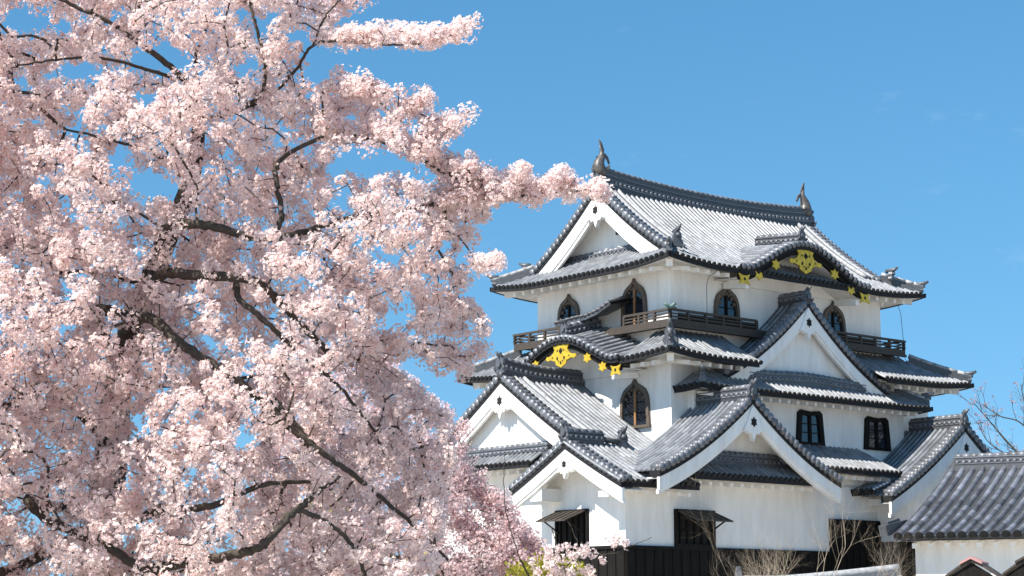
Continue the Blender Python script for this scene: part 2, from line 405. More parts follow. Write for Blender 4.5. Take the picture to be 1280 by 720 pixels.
soffit(roof1, [S_top_e(b, .06) + dz for b in sb], [V(13.05, min(max(b, .7), 8.45), 14.98) for b in sb])
soffit(roof1, [S_top_n(a, .06) + dz for a in sa], [V(min(max(a, .7), 13.05), 8.45, 14.98) for a in sa])
rafters(roof1, (.3, -.42, 14.66), (3.0, -.42, 14.64), (0, -1, 0), 5); rafters(roof1, (10.7, -.42, 14.64), (13.5, -.42, 14.68), (0, -1, 0), 5)
rafters(roof1, (-.42, .3, 14.66), (-.42, 8.9, 14.68), (-1, 0, 0), 15)
for a, b, sx, sy in ((-.28, -.28, 1, 1), (13.95, -.28, -1, 1), (-.28, 9.4, 1, -1)):
    mb = MB(); mb.bar((a, b, 14.72), (a + sx * .95, b + sy * .95, 14.86), .26, .28); mb.build('corner_beam', 'plaster', roof1)
# hips
for (a, b, sx, sy) in ((A0, B0, 1, 1), (A0, B1, 1, -1), (A1, B0, -1, 1), (A1, B1, -1, -1)):
    P = []
    for i in range(6):
        d = lerp(1.3, .12, i / 5); P.append(V(a + sx * d, b + sy * d, zt(d) + .24 * fade(d) + .02))
    hip(roof1, P); corner_oni(roof1, P[-1] + V(0,0,.10), (-sx, -sy, 0), .42)
    P2 = V(a + sx * 1.25, b + sy * 1.1, zt(1.2) + .2); corner_oni(roof1, P2 + V(-sx * .02, -sy * .3, .05), (-sx * .3, -sy, 0), .72 if (sx, sy) == (1, 1) else .5)
def ridge_sag(w_): return 0
gW = G('W', 4.56, GA); zg = lambda u: zt(DR - abs(u))
gable(roof1, gW, zg, -4.0, 4.0, .85, 15.7, bw=.44, pend=1.0, wall_u=(-3.4, 3.4))
gE = G('W', 4.56, GE)
class GEr(G):
    def __call__(s, u, w_, z): return V(s.p + w_, s.c + u, z)
gable(roof1, GEr('W', 4.56, GE), zg, -4.0, 4.0, .85, 15.7, bw=.44, pend=1.0, wall_u=(-3.4, 3.4))
def rz(q):  # height of ridge foot, sagging towards the middle
    a = GA - q; m = (a - 6.82) / 6.4; return 18.28 + .30 * m * m
ridge(roof1, gW, -.05, GA - GE + .05, rz, h=.84, wd=.42, layers=4)
oni(roof1, gW, .02, 18.72, .72)
oni(roof1, GEr('W', 4.56, GE), .02, 18.72, .72)
# dark lattice opening and moss-dark ridge at the foot of the gable wall
mb = MB(); mb.prism([(-.16, 16.55), (-.16, 16.95), (-.08, 17.08), (0, 17.12), (.08, 17.08), (.16, 16.95), (.16, 16.55)], lambda x, y, q: gW(x - .42, q, y + .10), -.87, -.80); mb.build('vent', 'void', roof1)
ridge(roof1, Along('W', 1.20), 1.6, 7.5, lambda q: 15.72, h=.36, wd=.26, name='gable_foot_ridge', layers=2)

# fish ornaments on the ridge ends
def fish(pos, fx):
    mb = MB(); f = lambda x, z: V(pos[0] + fx * x * .95, pos[1], pos[2] + z * .86)
    body = [(-.02, -.1), (-.10, .10), (-.16, .32), (-.12, .55), (-.02, .75), (.04, .95), (.0, 1.15), (-.10, 1.35)]
    rad = [.25, .29, .27, .21, .16, .11, .07, .015]
    mb.tube([f(x, z) for x, z in body], rad, 10)
    # tail fins
    for pl in ([(-.02, .82), (.10, .95), (.14, 1.15), (.02, 1.45), (-.12, 1.62), (-.04, 1.30), (-.06, 1.0)], [(.02, .80), (.18, .84), (.32, .72), (.42, .52), (.46, .60), (.36, .86), (.20, 1.0), (.06, 1.0)]):
        mb.prism(pl, lambda x, y, q: f(x, y) + V(0, q, 0), -.035, .035)
    # back spines and side fins
    for k in range(5):
        z = .1 + k * .15; x = -.30 + abs(k - 2) * .03
        mb.prism([(x + .10, z - .06), (x - .07, z + .08), (x + .12, z + .08)], lambda x, y, q: f(x, y) + V(0, q, 0), -.02, .02)
    for sg in (-1, 1):
        mb.add([f(.02, .25) + V(0, sg * .18, 0), f(.22, .42) + V(0, sg * .30, 0), f(.20, .20) + V(0, sg * .30, 0), f(.10, .10) + V(0, sg * .2, 0)], [(0,1,2,3)])
        mb.tube([f(.12, -.02) + V(0, sg * .1, 0), f(.26, .08) + V(0, sg * .12, 0)], [.07, .03], 6)
    o = mb.build('fish_ornament', 'fish', keep); o['label'] = 'upright fish shaped ridge ornament with raised tail'
fish((.75, 4.56, 19.12), 1); fish((12.75, 4.56, 19.12), -1)

# ---- curved (cusped) gables ------------------------------------------------
def cusped(roof, g, hw, z0, amp, slope_, depth, rise, ridge_len, gold_s=1.):
    gold_s *= .86
    """bell shaped gable over the eave: g(u,w,z)"""
    def pr(u):
        t = min(1, abs(u) / hw); return z0 + amp * (.5 + .5 * math.cos(math.pi * t)) ** .85 + .10 * max(0, (t - .85) / .15)
    mb = MB()
    S = lambda u, d: g(u, -d, pr(u) + slope_ * d)
    slope(mb, S, rng_s(-hw, hw, .26), lambda s: depth)
    us = rng_s(-hw, hw, .15)
    mb.band([g(u, .0, pr(u) - .02) for u in us], [g(u, -.45, pr(u) - .02) for u in us], [g(u, -.45, pr(u) - .20) for u in us], [g(u, .0, pr(u) - .20) for u in us], 2)
    # second verge course: stubby tiles
    for u in rng_s(-hw + .1, hw - .1, .26):
        mb.tube([g(u, -.5, pr(u) + .10), g(u, .06, pr(u) + .03)], [.11, .125], 8, 3)
    r_ = mb.build('curved_gable_roof', ['roll', 'flat', 'black', 'verge'], roof)
    # dark bargeboard with pale underside
    mb = MB()
    def hb(u): return .17 + .12 * abs(u) / hw
    mb.band([g(u, -.12, pr(u) - .20) for u in us], [g(u, -.24, pr(u) - .20) for u in us], [g(u, -.24, pr(u) - .20 - hb(u)) for u in us], [g(u, -.12, pr(u) - .20 - hb(u)) for u in us])
    mb.build('curved_bargeboard', 'darkwood', roof)
    mb = MB(); mb.strip([g(u, -.2, pr(u) - .40) for u in us], [g(u, -1.45, pr(u) - .40 + .05) for u in us]); mb.build('soffit', 'plaster', roof)
    mb = MB()
    top = [(u, pr(u) - .38) for u in us]
    mb.prism([(-hw, z0 - .35)] + top + [(hw, z0 - .35)], lambda x, y, q: g(x, q, y), -1.5, -1.38); mb.build('gable_wall', 'plaster', roof)
    # gilt fittings
    def plate(u, dzz, pts, sc_, name='gold_plate'):
        m_ = MB(); zc = pr(u) + dzz
        m_.prism([(x * sc_, y * sc_) for x, y in pts], lambda x, y, q: g(u + x, q, zc + y), -.10, -.05)
        return m_, zc
    crest = [(-.62, .42), (-.40, .34), (-.2, .40), (0, .36), (.2, .40), (.40, .34), (.62, .42), (.46, .16), (.56, .0), (.74, -.12), (1.05, -.14), (1.12, -.26), (.96, -.36), (.78, -.30), (.60, -.36), (.42, -.40), (.36, -.58), (.18, -.66), (0, -.74)]
    crest = crest + [(-x, y) for x, y in crest[-2:6:-1]]
    m_, zc = plate(0, -.52, crest, gold_s)
    m_.build('gold_crest', 'gold', roof)
    m_ = MB()
    for (x, y, rr) in ((-.25, .10, .06), (.25, .10, .06), (0, .08, .085), (-.25, -.28, .09), (.25, -.28, .09), (0, -.50, .08), (-.14, -.42, .05), (.14, -.42, .05), (.62, -.2, .05), (-.62, -.2, .05)):
        for k in range(4 if abs(x) < .01 and y > 0 else 1):
            ox, oy = ((.07, 0), (-.07, 0), (0, .07), (0, -.07))[k] if abs(x) < .01 and y > 0 else (0, 0)
            ring = [(math.cos(q * math.pi / 4) * rr * .7 + x + ox, math.sin(q * math.pi / 4) * rr + y + oy) for q in range(8)]
            m_.prism([(p * gold_s, q * gold_s) for p, q in ring], lambda x, y, q: g(x, q, zc + y), -.06, -.04)
    m_.build('crest_piercing', 'void', roof)
    star = [(0, .26), (.10, .13), (.26, .16), (.18, 0), (.28, -.14), (.12, -.14), (0, -.26), (-.12, -.14), (-.28, -.14), (-.18, 0), (-.26, .16), (-.10, .13)]
    end = [(-.34, .24), (-.1, .17), (.1, .17), (.36, .24), (.24, .02), (.36, -.26), (.1, -.18), (-.1, -.18), (-.34, -.26), (-.22, 0)]
    for sg in (-1, 1):
        m_, z_ = plate(sg * hw * .46, -.44, star, gold_s); m_.build('gold_plate', 'gold', roof)
        m_, z_ = plate(sg * hw * .72, -.44, star, gold_s); m_.build('gold_plate', 'gold', roof)
        m_, z_ = plate(sg * hw * .94, -.46, end, gold_s); m_.build('gold_plate', 'gold', roof)
        ring = [(math.cos(q * math.pi / 4) * .055, math.sin(q * math.pi / 4) * .07) for q in range(8)]
        k_ = MB(); k_.prism(ring, lambda x, y, q: g(sg * hw * .94 + x, q, z_ + y), -.06, -.04); k_.build('plate_piercing', 'void', roof)
        # lower nib beam
        k_ = MB(); k_.bar(g(sg * hw * .86, -.2, z0 - .58), g(sg * hw * .86, -1.4, z0 - .45), .2, .22); k_.build('bracket', 'plaster', roof)
    ridge(roof, g, -.25, -ridge_len, lambda q: pr(0) + slope_ * -q * .9 + .02, h=.48, wd=.40)
    oni(roof, g, -.22, pr(0) + .30, .62)
    return r_
gKS = G('S', 6.85, -.78)
cusped(roof1, gKS, 3.76, 14.80, 1.38, .10, 3.3, 0, 2.6, 1.0)

# ---- middle roof -----------------------------------------------------------
MA0, MA1, MB0, MB1 = -1.42, 16.45, -1.42, 11.1
def zm(d): t = d / 2.4; return 11.12 + 1.45 * (.8 * t + .2 * t * t)
def S_m_s(a, d): return V(a, MB0 + d, zm(d) + lift(a, MA0, MA1, .22) * fade(d))
def S_m_w(b, d): return V(MA0 + d, b, zm(d) + lift(b, MB0, MB1, .22) * fade(d))
def S_m_e(b, d): return V(MA1 - d, b, zm(d) + lift(b, MB0, MB1, .22) * fade(d))
def S_m_n(a, d): return V(a, MB1 - d, zm(d) + lift(a, MA0, MA1, .22) * fade(d))
mb = MB(); DM = 2.05
slope(mb, S_m_s, rng_s(MA0 + .1, 3.35), lambda s: min(DM, s - MA0))
slope(mb, S_m_s, rng_s(10.75, MA1 - .1), lambda s: min(2.6, MA1 - s))
slope(mb, S_m_w, rng_s(MB0 + .1, 1.35), lambda s: min(DM, s - MB0))
slope(mb, S_m_w, rng_s(7.85, MB1 - .1), lambda s: min(DM, MB1 - s))
slope(mb, S_m_e, rng_s(MB0 + .1, MB1 - .1), lambda s: min(2.6, s - MB0, MB1 - s))
slope(mb, S_m_n, rng_s(MA0 + .1, MA1 - .1), lambda s: min(2.3, s - MA0, MA1 - s))
for s0, s1 in ((MA0, 3.3), (10.8, MA1)): fascia(mb, [S_m_s(a, 0) for a in rng_s(s0, s1, .4)], (0, -1, 0))
for s0, s1 in ((MB0, 1.35), (7.85, MB1)): fascia(mb, [S_m_w(a, 0) for a in rng_s(s0, s1, .4)], (-1, 0, 0))
fascia(mb, [S_m_e(a, 0) for a in rng_s(MB0, MB1, .4)], (1, 0, 0)); fascia(mb, [S_m_n(a, 0) for a in rng_s(MA0, MA1, .4)], (0, 1, 0))
roof2 = mb.build('roof', ['roll', 'flat', 'black'], keep); roof2['label'] = 'middle tiled roof below the balcony'
for s0, s1 in ((MA0, 3.3), (10.8, MA1)):
    q = rng_s(s0, s1, .4); soffit(roof2, [S_m_s(a, .06) + dz for a in q], [V(min(max(a, 0), 15.1), 0, 11.28) for a in q])
q = rng_s(MB0, MB1, .4)
for s0, s1 in ((MB0, 1.35), (7.85, MB1)):
    q = rng_s(s0, s1, .4); soffit(roof2, [S_m_w(b, .06) + dz for b in q], [V(0, min(max(b, 0), 9.7), 11.28) for b in q])
q = rng_s(MB0, MB1, .4); soffit(roof2, [S_m_e(b, .06) + dz for b in q], [V(15.1, min(max(b, 0), 9.7), 11.28) for b in q])
rafters(roof2, (-.4, -1.05, 10.98), (3.0, -1.05, 10.96), (0, -1, 0), 6); rafters(roof2, (11.8, -1.05, 10.96), (15.6, -1.05, 11.0), (0, -1, 0), 7)
rafters(roof2, (-1.05, -.4, 10.98), (-1.05, 1.3, 10.96), (-1, 0, 0), 3); rafters(roof2, (-1.05, 8.2, 10.96), (-1.05, 10.4, 11.0), (-1, 0, 0), 4)
for a, b, sx, sy in ((-.95, -.95, 1, 1), (16.0, -.95, -1, 1), (-.95, 10.6, 1, -1)):
    mb = MB(); mb.bar((a, b, 11.02), (a + sx * .95, b + sy * .95, 11.16), .26, .30); mb.build('corner_beam', 'plaster', roof2)
for (a, b, sx, sy) in ((MA0, MB0, 1, 1), (MA0, MB1, 1, -1), (MA1, MB0, -1, 1)):
    P = []
    for i in range(6):
        d = lerp(1.9, .12, i / 5); P.append(V(a + sx * d, b + sy * d, zm(d) + .22 * fade(d) + .02))
    hip(roof2, P); corner_oni(roof2, P[-1] + V(0,0,.1), (-sx, -sy, 0), .42)
corner_oni(roof2, V(-.95, -.95, zm(.5) + .35), (-1, -1, 0), .85)
gKW = G('W', 4.6, -1.48)
cusped(roof2, gKW, 3.3, 11.12, 1.12, .29, 2.1, 0, 2.0, .92)
# small dark roof carried over the balcony gap behind the curved gable
mb = MB()
P = [(-.55, 5.9, 13.06), (-.5, 5.0, 13.14), (-.5, 4.2, 13.16), (-.5, 3.5, 13.30), (-.5, 2.75, 13.58)]
for k, (x, y, z) in enumerate(P[:-1]):
    x2, y2, z2 = P[k+1]; mb.add([(x, y, z), (x2, y2, z2), (x2 + 1.15, y2, z2 + .30), (x + 1.15, y, z + .30), (x, y, z-.12), (x2, y2, z2-.12), (x2 + 1.15, y2, z2 + .18), (x + 1.15, y, z + .18)], [(0,1,2,3),(4,5,6,7),(0,1,5,4)])
for i in range(13):
    f = i / 12 * 3.999; k = int(f); t = f - k; p = V(*P[k]).lerp(V(*P[k+1]), t)
    mb.tube([p + V(-.04, 0, .04), p + V(1.1, 0, .34)], .07, 6)
mb.build('balcony_canopy', 'ridge', roof2)

# ---- gable on the right-hand face, middle storey ---------------------------
gS2 = G('S', 6.9, -.72); zf2 = conc(13.95, 3.25, 4.75, .38)
mb = MB()
for sg in (-1, 1):
    S = lambda w_, u, sg=sg: V(6.9 + sg * (4.75 - u), w_, zf2(4.75 - u))
    slope(mb, S, rng_s(-.70, .75), lambda s: 4.7, discs=False)
roof3 = mb.build('roof', ['roll', 'flat', 'black'], keep); roof3['label'] = 'steep triangular dormer gable roof on the right-hand face'
gable(roof3, gS2, zf2, -4.75, 4.75, .40, 10.5, bw=.36, pend=1.0, kud=False, wall_u=(-4.4, 4.4))
ridge(roof3, gS2, 0, -1.4, lambda q: 13.93, h=.42)
oni(roof3, gS2, .02, 14.02, .62)
# bay roof under it
BA0, BA1, BB0 = .15, 13.55, -1.5
def zb(d): t = d / 1.3; return 10.04 + .80 * (.85 * t + .15 * t * t)
def S_b_s(a, d): return V(a, BB0 + d, zb(d) + lift(a, BA0, BA1, .10, 1.5) * fade(d))
def S_b_w(b, d): return V(BA0 + d, b, zb(d) + .10 * max(0, 1 - (b - BB0) / 1.5) ** 2)
def S_b_e(b, d): return V(BA1 - d, b, zb(d) + .10 * max(0, 1 - (b - BB0) / 1.5) ** 2)
mb = MB()
slope(mb, S_b_s, rng_s(BA0 + .1, BA1 - .1), lambda s: min(1.25, s - BA0, BA1 - s))
slope(mb, S_b_w, rng_s(BB0 + .1, 0), lambda s: min(1.0, s - BB0)); slope(mb, S_b_e, rng_s(BB0 + .1, 0), lambda s: min(1.0, s - BB0))
q = rng_s(BA0, BA1, .4); fascia(mb, [S_b_s(a, 0) for a in q], (0, -1, 0)); qb = rng_s(BB0, 0, .4)
fascia(mb, [S_b_w(b, 0) for b in qb], (-1, 0, 0)); fascia(mb, [S_b_e(b, 0) for b in qb], (1, 0, 0))
roof4 = mb.build('roof', ['roll', 'flat', 'black'], keep); roof4['label'] = 'narrow eave roof under the triangular gable'
soffit(roof4, [S_b_s(a, .06) + dz for a in q], [V(min(max(a, .9), 13.1), -.3, 10.1) for a in q])
soffit(roof4, [S_b_w(b, .06) + dz for b in qb], [V(.9, max(b, -.3), 10.1) for b in qb]); soffit(roof4, [S_b_e(b, .06) + dz for b in qb], [V(13.1, max(b, -.3), 10.1) for b in qb])
rafters(roof4, (.8, -1.2, 9.87), (13.1, -1.2, 9.87), (0, -1, 0), 24, s=.13)
for sx, a in ((1, BA0), (-1, BA1)):
    P = [V(a + sx * d, BB0 + d, zb(d) + .06) for d in (1.1, .8, .5, .15)]; hip(roof4, P); corner_oni(roof4, P[-1] + V(0,0,.15), (-sx, -1, 0), .5)
ridge(roof4, Along('S', -.58), 3.5, 10.3, lambda q: 10.52 + .12 * math.exp(-((q - 6.9) / 2) ** 2), h=.42, wd=.26, name='gable_foot_ridge')

# ---- big lower roof on the left-hand face ----------------------------------
CB = 4.99
zS = conc(10.6, 4.35, 7.49, .19)
def S_l(a, d): return V(a, -2.5 + d, zS(7.49 - d))
mb = MB()
slope(mb, S_l, rng_s(-4.9, -4.15), lambda s: 2.95)
slope(mb, S_l, rng_s(-4.12, -1.2), lambda s: 7.45)
slope(mb, S_l, rng_s(-1.2, .05), lambda s: 7.45, d0=1.6, discs=False)
slope(mb, lambda a, d: V(a, 12.48 - d, zS(7.49 - d)), rng_s(-4.12, .05), lambda s: 7.45, d0=2.0)
fascia(mb, [V(a, -2.5, zS(7.49)) for a in rng_s(-4.92, -1.1, .5)], (0, -1, 0))
# north slope of the small gable
slope(mb, lambda a, d: V(a, 3.4 - d, zS(CB - .45 + (2.95 - d))), rng_s(-4.9, -3.4), lambda s: 2.93)
roof5 = mb.build('roof', ['roll', 'flat', 'black'], keep); roof5['label'] = 'large lower roof sweeping down from the left-hand gable'
gL = G('W', CB, -4.12)
gable(roof5, gL, zS, -4.4, 4.4, .42, 7.6, bw=.40, pend=1.0, wall_u=(-4.0, 4.0))
ridge(roof5, gL, 0, -4.12, lambda q: 10.52 + .22 * max(0, 1 + q / 2.5) ** 2, h=.62, wd=.40)
oni(roof5, gL, .02, 10.95, .75)
gs = G('W', .45, -4.88); zs_ = lambda u: zS(CB - .45 + abs(u))
gable(roof5, gs, zs_, -2.95, 2.95, 1.05, 6.3, bw=.34, pend=.75, kud=False, wall_u=(-1.95, 1.95))
ridge(roof5, gs, 0, -1.75, lambda q: 7.80, h=.46, wd=.34)
oni(roof5, gs, .02, 8.0, .66)
corner_oni(roof5, V(-2.2, .3, 7.85), (-.2, -1, 0), .78)
mb = MB(); mb.tube([(-3.1, .45, 7.98), (-2.3, .35, 7.9)], .10, 8); mb.build('ridge_tail', 'ridge', roof5)
q = rng_s(-4.7, -1.0, .5); soffit(roof5, [V(a, -2.44, zS(7.49) - .19) for a in q], [V(a, -1.5, 6.38) for a in q])
rafters(roof5, (-4.1, -2.15, 6.0), (-1.0, -2.15, 6.0), (0, -1, 0), 6, s=.14)
# bracket beams under the small gable
for b in (-1.35, 2.2):
    mb = MB(); mb.box((-4.75, b - .32, 5.75), (-3.8, b + .32, 6.2) if b > 0 else (-4.3, b + .2, 5.95)); mb.build('bracket', 'plaster', roof5)
mb = MB(); mb.bar((-4.7, .45, 7.15), (-3.8, .45, 7.15), .2, .25); mb.build('bracket', 'plaster', roof5)
# skirt roof left of the corner
def zk(d): return 7.22 + .64 * d
mb = MB(); S = lambda b, d: V(-4.5 + d, b, zk(d))
slope(mb, S, rng_s(2.9, 9.6), lambda s: 1.45); fascia(mb, [S(b, 0) for b in rng_s(2.9, 9.6, .5)], (-1, 0, 0))
roof6 = mb.build('roof', ['roll', 'flat', 'black'], keep); roof6['label'] = 'short skirt roof under the left-hand gable'
ridge(roof6, Along('W', -3.80), 2.5, 8.9, lambda q: 7.58, h=.40, wd=.26, name='gable_foot_ridge')
q = rng_s(2.5, 9.6, .5); soffit(roof6, [S(b, .06) + dz for b in q], [V(-3.4, b, 7.2) for b in q])
rafters(roof6, (-4.2, 3.0, 7.02), (-4.2, 9.4, 7.02), (-1, 0, 0), 11, s=.14)

# ---- gable on the right-hand face, lower storey ----------------------------
gS1 = G('S', 1.18, -3.0); zf1 = conc(9.5, 2.85, 4.75, .38)
mb = MB()
for sg in (-1, 1):
    S = lambda w_, u, sg=sg: V(1.18 + sg * (4.75 - u), w_, zf1(4.75 - u))
    slope(mb, S, rng_s(-2.95, -.1), lambda s: 4.7, discs=False)
roof7 = mb.build('roof', ['roll', 'flat', 'black'], keep); roof7['label'] = 'lower triangular dormer gable roof facing right'
gable(roof7, gS1, zf1, -4.75, 4.75, 1.1, 6.9, bw=.38, pend=1.0, kud=False, wall_u=(-3.6, 3.6))
ridge(roof7, gS1, 0, -3.0, lambda q: 9.46, h=.5)
oni(roof7, gS1, .02, 9.62, .7)
def S_k(a, d): return V(a, -2.78 + d, 6.62 + .62 * d)
mb = MB(); slope(mb, S_k, rng_s(-1.5, 5.3), lambda s: 1.0); fascia(mb, [S_k(a, 0) for a in rng_s(-1.6, 5.4, .5)], (0, -1, 0))
roof8 = mb.build('roof', ['roll', 'flat', 'black'], keep); roof8['label'] = 'short dark skirt roof inside the lower right-hand gable'
ridge(roof8, Along('S', -1.98), -1.2, 4.6, lambda q: 7.14, h=.42, wd=.26, name='gable_foot_ridge')
q = rng_s(-1.5, 5.3, .5); soffit(roof8, [S_k(a, .06) + dz for a in q], [V(a, -1.5, 6.62) for a in q])
rafters(roof8, (-1.3, -2.45, 6.42), (5.2, -2.45, 6.42), (0, -1, 0), 12, s=.14)
# eave strip right of it
def S_r(a, d): return V(a, -2.5 + d, 7.2 + .48 * d)
mb = MB(); slope(mb, S_r, rng_s(3.6, 10.05), lambda s: 2.2); fascia(mb, [S_r(a, 0) for a in rng_s(4.2, 10.1, .5)], (0, -1, 0))
roof9 = mb.build('roof', ['roll', 'flat', 'black'], keep); roof9['label'] = 'sunlit eave roof below the two square-headed windows'
q = rng_s(4.5, 10.1, .5); soffit(roof9, [S_r(a, .06) + dz for a in q], [V(a, -1.5, 7.2) for a in q])
rafters(roof9, (6.4, -2.2, 7.0), (10.0, -2.2, 7.0), (0, -1, 0), 7, s=.14)
mb = MB(); mb.box((4.5, -1.5, 6.6), (13.0, 0, 7.3)); mb.build('wall', 'plaster', keep)

# ---- windows ---------------------------------------------------------------
def bell(wd, ht, s=1.):
    """half outline of a bell shaped (ogee) window, mirrored"""
    h = [(.5, 0), (.485, .25), (.47, .50), (.45, .62), (.40, .72), (.33, .80), (.22, .86), (.13, .90), (.06, .94), (0, 1.02)]
    pts = [(x * wd, y * ht) for x, y in h]
    return pts + [(-x, y) for x, y in pts[-2::-1]]
def bell_window(g, u, w_, z, wd, ht, open_=False):
    root_m = MB(); f = lambda x, y, q: g(u + x, w_ + q, z + y)
    outer = bell(wd + .28, ht + .16); inner = bell(wd, ht - .08)
    n = len(outer); vv = []
    for q in (.13, -.02):
        vv += [f(x, y - .02, q) for x, y in outer] + [f(x, y + .03, q) for x, y in inner]
    fs = []
    for i in range(n - 1):
        fs += [(i, i+1, n+i+1, n+i), (2*n+i, 2*n+i+1, 3*n+i+1, 3*n+i), (i, i+1, 2*n+i+1, 2*n+i), (n+i, n+i+1, 3*n+i+1, 3*n+i)]
    root_m.add(vv, fs)
    # scalloped inner lip
    for k in range(-3, 4):
        x = k * wd * .115; y = ht * (.92 - .012 * k * k * 2.2)
        root_m.tube([f(x, y - .06, .02), f(x, y - .06, .10)], .075, 8)
    root_m.bar(f(-wd * .62, -.04, .05), f(wd * .62, -.04, .05), .20, .10)
    fr = root_m.build('window', 'frame', keep); fr['label'] = 'bell shaped window with brown timber frame'
    p = MB(); p.prism([(x, y + .03) for x, y in bell(wd, ht - .1)], f, .004, .02); p.build('pane', 'glass', fr)
    m_ = MB()
    for x in (0,): m_.bar(f(x, .03, .05), f(x, ht * .86, .05), .10, .05, up=tuple(g(0, 1, 0) - g(0, 0, 0)))
    m_.build('mullion', 'warm' if open_ else 'darkwood', fr)
    m_ = MB()
    for y in (.30, .55): m_.bar(f(-wd * .45, ht * y, .04), f(wd * .45, ht * y, .04), .03, .03)
    for x in (-.22, .22): m_.bar(f(wd * x, .05, .04), f(wd * x, ht * .75, .04), .03, .03)
    m_.build('glazing_bar', 'darkwood', fr)
gTW = G('W', 0, .7); gTS = G('S', 0, .7)
bell_window(gTW, 2.62, 0, 12.70, 1.15, 1.72, True); bell_window(gTW, 6.45, 0, 12.75, 1.05, 1.55)
bell_window(gTS, 3.72, 0, 12.60, 1.15, 1.66); bell_window(gTS, 10.0, 0, 12.60, 1.15, 1.66)
bell_window(G('W', 0, 0), 1.9, 0, 8.75, 1.35, 1.62, True)
def square_window(a0, a1, z0, z1, b):
    g_ = G('S', 0, b); mb = MB(); f = lambda x, y, q: g_(x, q, y)
    o = [(a0, z0), (a0 + .12, z1 - .12), (a0 + .28, z1), ((a0 + a1) / 2, z1 - .05), (a1 - .28, z1), (a1 - .12, z1 - .12), (a1, z0)]
    i_ = [(a0 + .26, z0 + .1), (a0 + .34, z1 - .26), (a0 + .44, z1 - .18), ((a0 + a1) / 2, z1 - .24), (a1 - .44, z1 - .18), (a1 - .34, z1 - .26), (a1 - .26, z0 + .1)]
    n = len(o); vv = [f(x, y, .1) for x, y in o] + [f(x, y, .1) for x, y in i_] + [f(x, y, -.02) for x, y in o] + [f(x, y, -.02) for x, y in i_]
    fs = []
    for k in range(n):
        j = (k + 1) % n; fs += [(k, j, n+j, n+k), (k, j, 2*n+j, 2*n+k), (n+k, n+j, 3*n+j, 3*n+k)]
    mb.add(vv, fs); fr = mb.build('window', 'darkwood', keep); fr['label'] = 'dark framed square-headed window in the middle storey'
    p = MB(); p.prism([(x, y) for x, y in i_], f, .004, .02); p.build('pane', 'glass', fr)
    m_ = MB(); c = (a0 + a1) / 2; m_.bar(f(c, z0 + .1, .05), f(c, z1 - .22, .05), .13, .06, up=(0, 1, 0)); m_.build('mullion', 'darkwood', fr)
    m_ = MB()
    for t in (.35, .6): m_.bar(f(a0 + .28, lerp(z0, z1, t), .04), f(a1 - .28, lerp(z0, z1, t), .04), .03, .035)
    m_.build('glazing_bar', 'darkwood', fr)
square_window(6.45, 8.1, 8.30, 9.66, -.3); square_window(10.5, 12.15, 8.30, 9.66, -.3)
def shutter_window(g_, u0, u1, z0, z1):
    mb = MB(); f = lambda x, y, q: g_(x, q, y)
    for x0, x1, y0, y1 in ((u0 - .1, u0, z0, z1), (u1, u1 + .1, z0, z1), (u0 - .1, u1 + .1, z1, z1 + .12), (u0 - .1, u1 + .1, z0 - .12, z0)):
        mb.prism([(x0, y0), (x1, y0), (x1, y1), (x0, y1)], f, -.05, .10)
    fr = mb.build('window', 'darkwood', keep); fr['label'] = 'black window with propped top-hung board shutter'
    p = MB(); p.prism([(u0, z0), (u1, z0), (u1, z1), (u0, z1)], f, .002, .014); p.build('opening', 'void', fr)
    m_ = MB()
    for k in range(5):
        x = lerp(u0, u1, (k + .5) / 5); m_.bar(f(x, z0, .05), f(x, z1, .05), .10, .08, up=(0, 1, 0))
    m_.build('grille', 'darkwood', fr)
    m_ = MB(); n = V(*g_(0, 1, 0)) - V(*g_(0, 0, 0))
    p0, p1 = f(u0, z1 + .02, .14), f(u1, z1 + .02, .14); q = n * .95 + V(0, 0, -.36)
    m_.add([p0, p1, p1 + q, p0 + q] + [x + V(0, 0, .05) for x in (p0, p1, p1 + q, p0 + q)], [(0,1,2,3),(4,5,6,7),(0,1,5,4),(1,2,6,5),(2,3,7,6),(3,0,4,7)])
    for k in range(5):
        t = (k + .5) / 5; a = p0.lerp(p1, t) + V(0, 0, .07); m_.bar(a, a + q, .05, .03)
    m_.build('shutter', 'wood', fr)
    m_ = MB()
    for t in (.12, .9): m_.bar(f(lerp(u0, u1, t), z0 + .45, .1), p0.lerp(p1, t) + q * .8, .045, .045)
    m_.build('shutter_prop', 'darkwood', fr)
shutter_window(G('W', 0, -3.8), .48, 2.05, 4.15, 5.32); shutter_window(G('S', 0, -1.5), -1.33, .5, 4.2, 5.32)
# doorway with dark boards
mb = MB(); mb.box((6.9, -1.62, 2.0), (10.8, -1.48, 5.35)); 
for i in range(10): mb.box((6.95 + i * .4, -1.66, 2.0), (7.01 + i * .4, -1.6, 5.3))
mb.build('doorway', 'darkwood', keep)

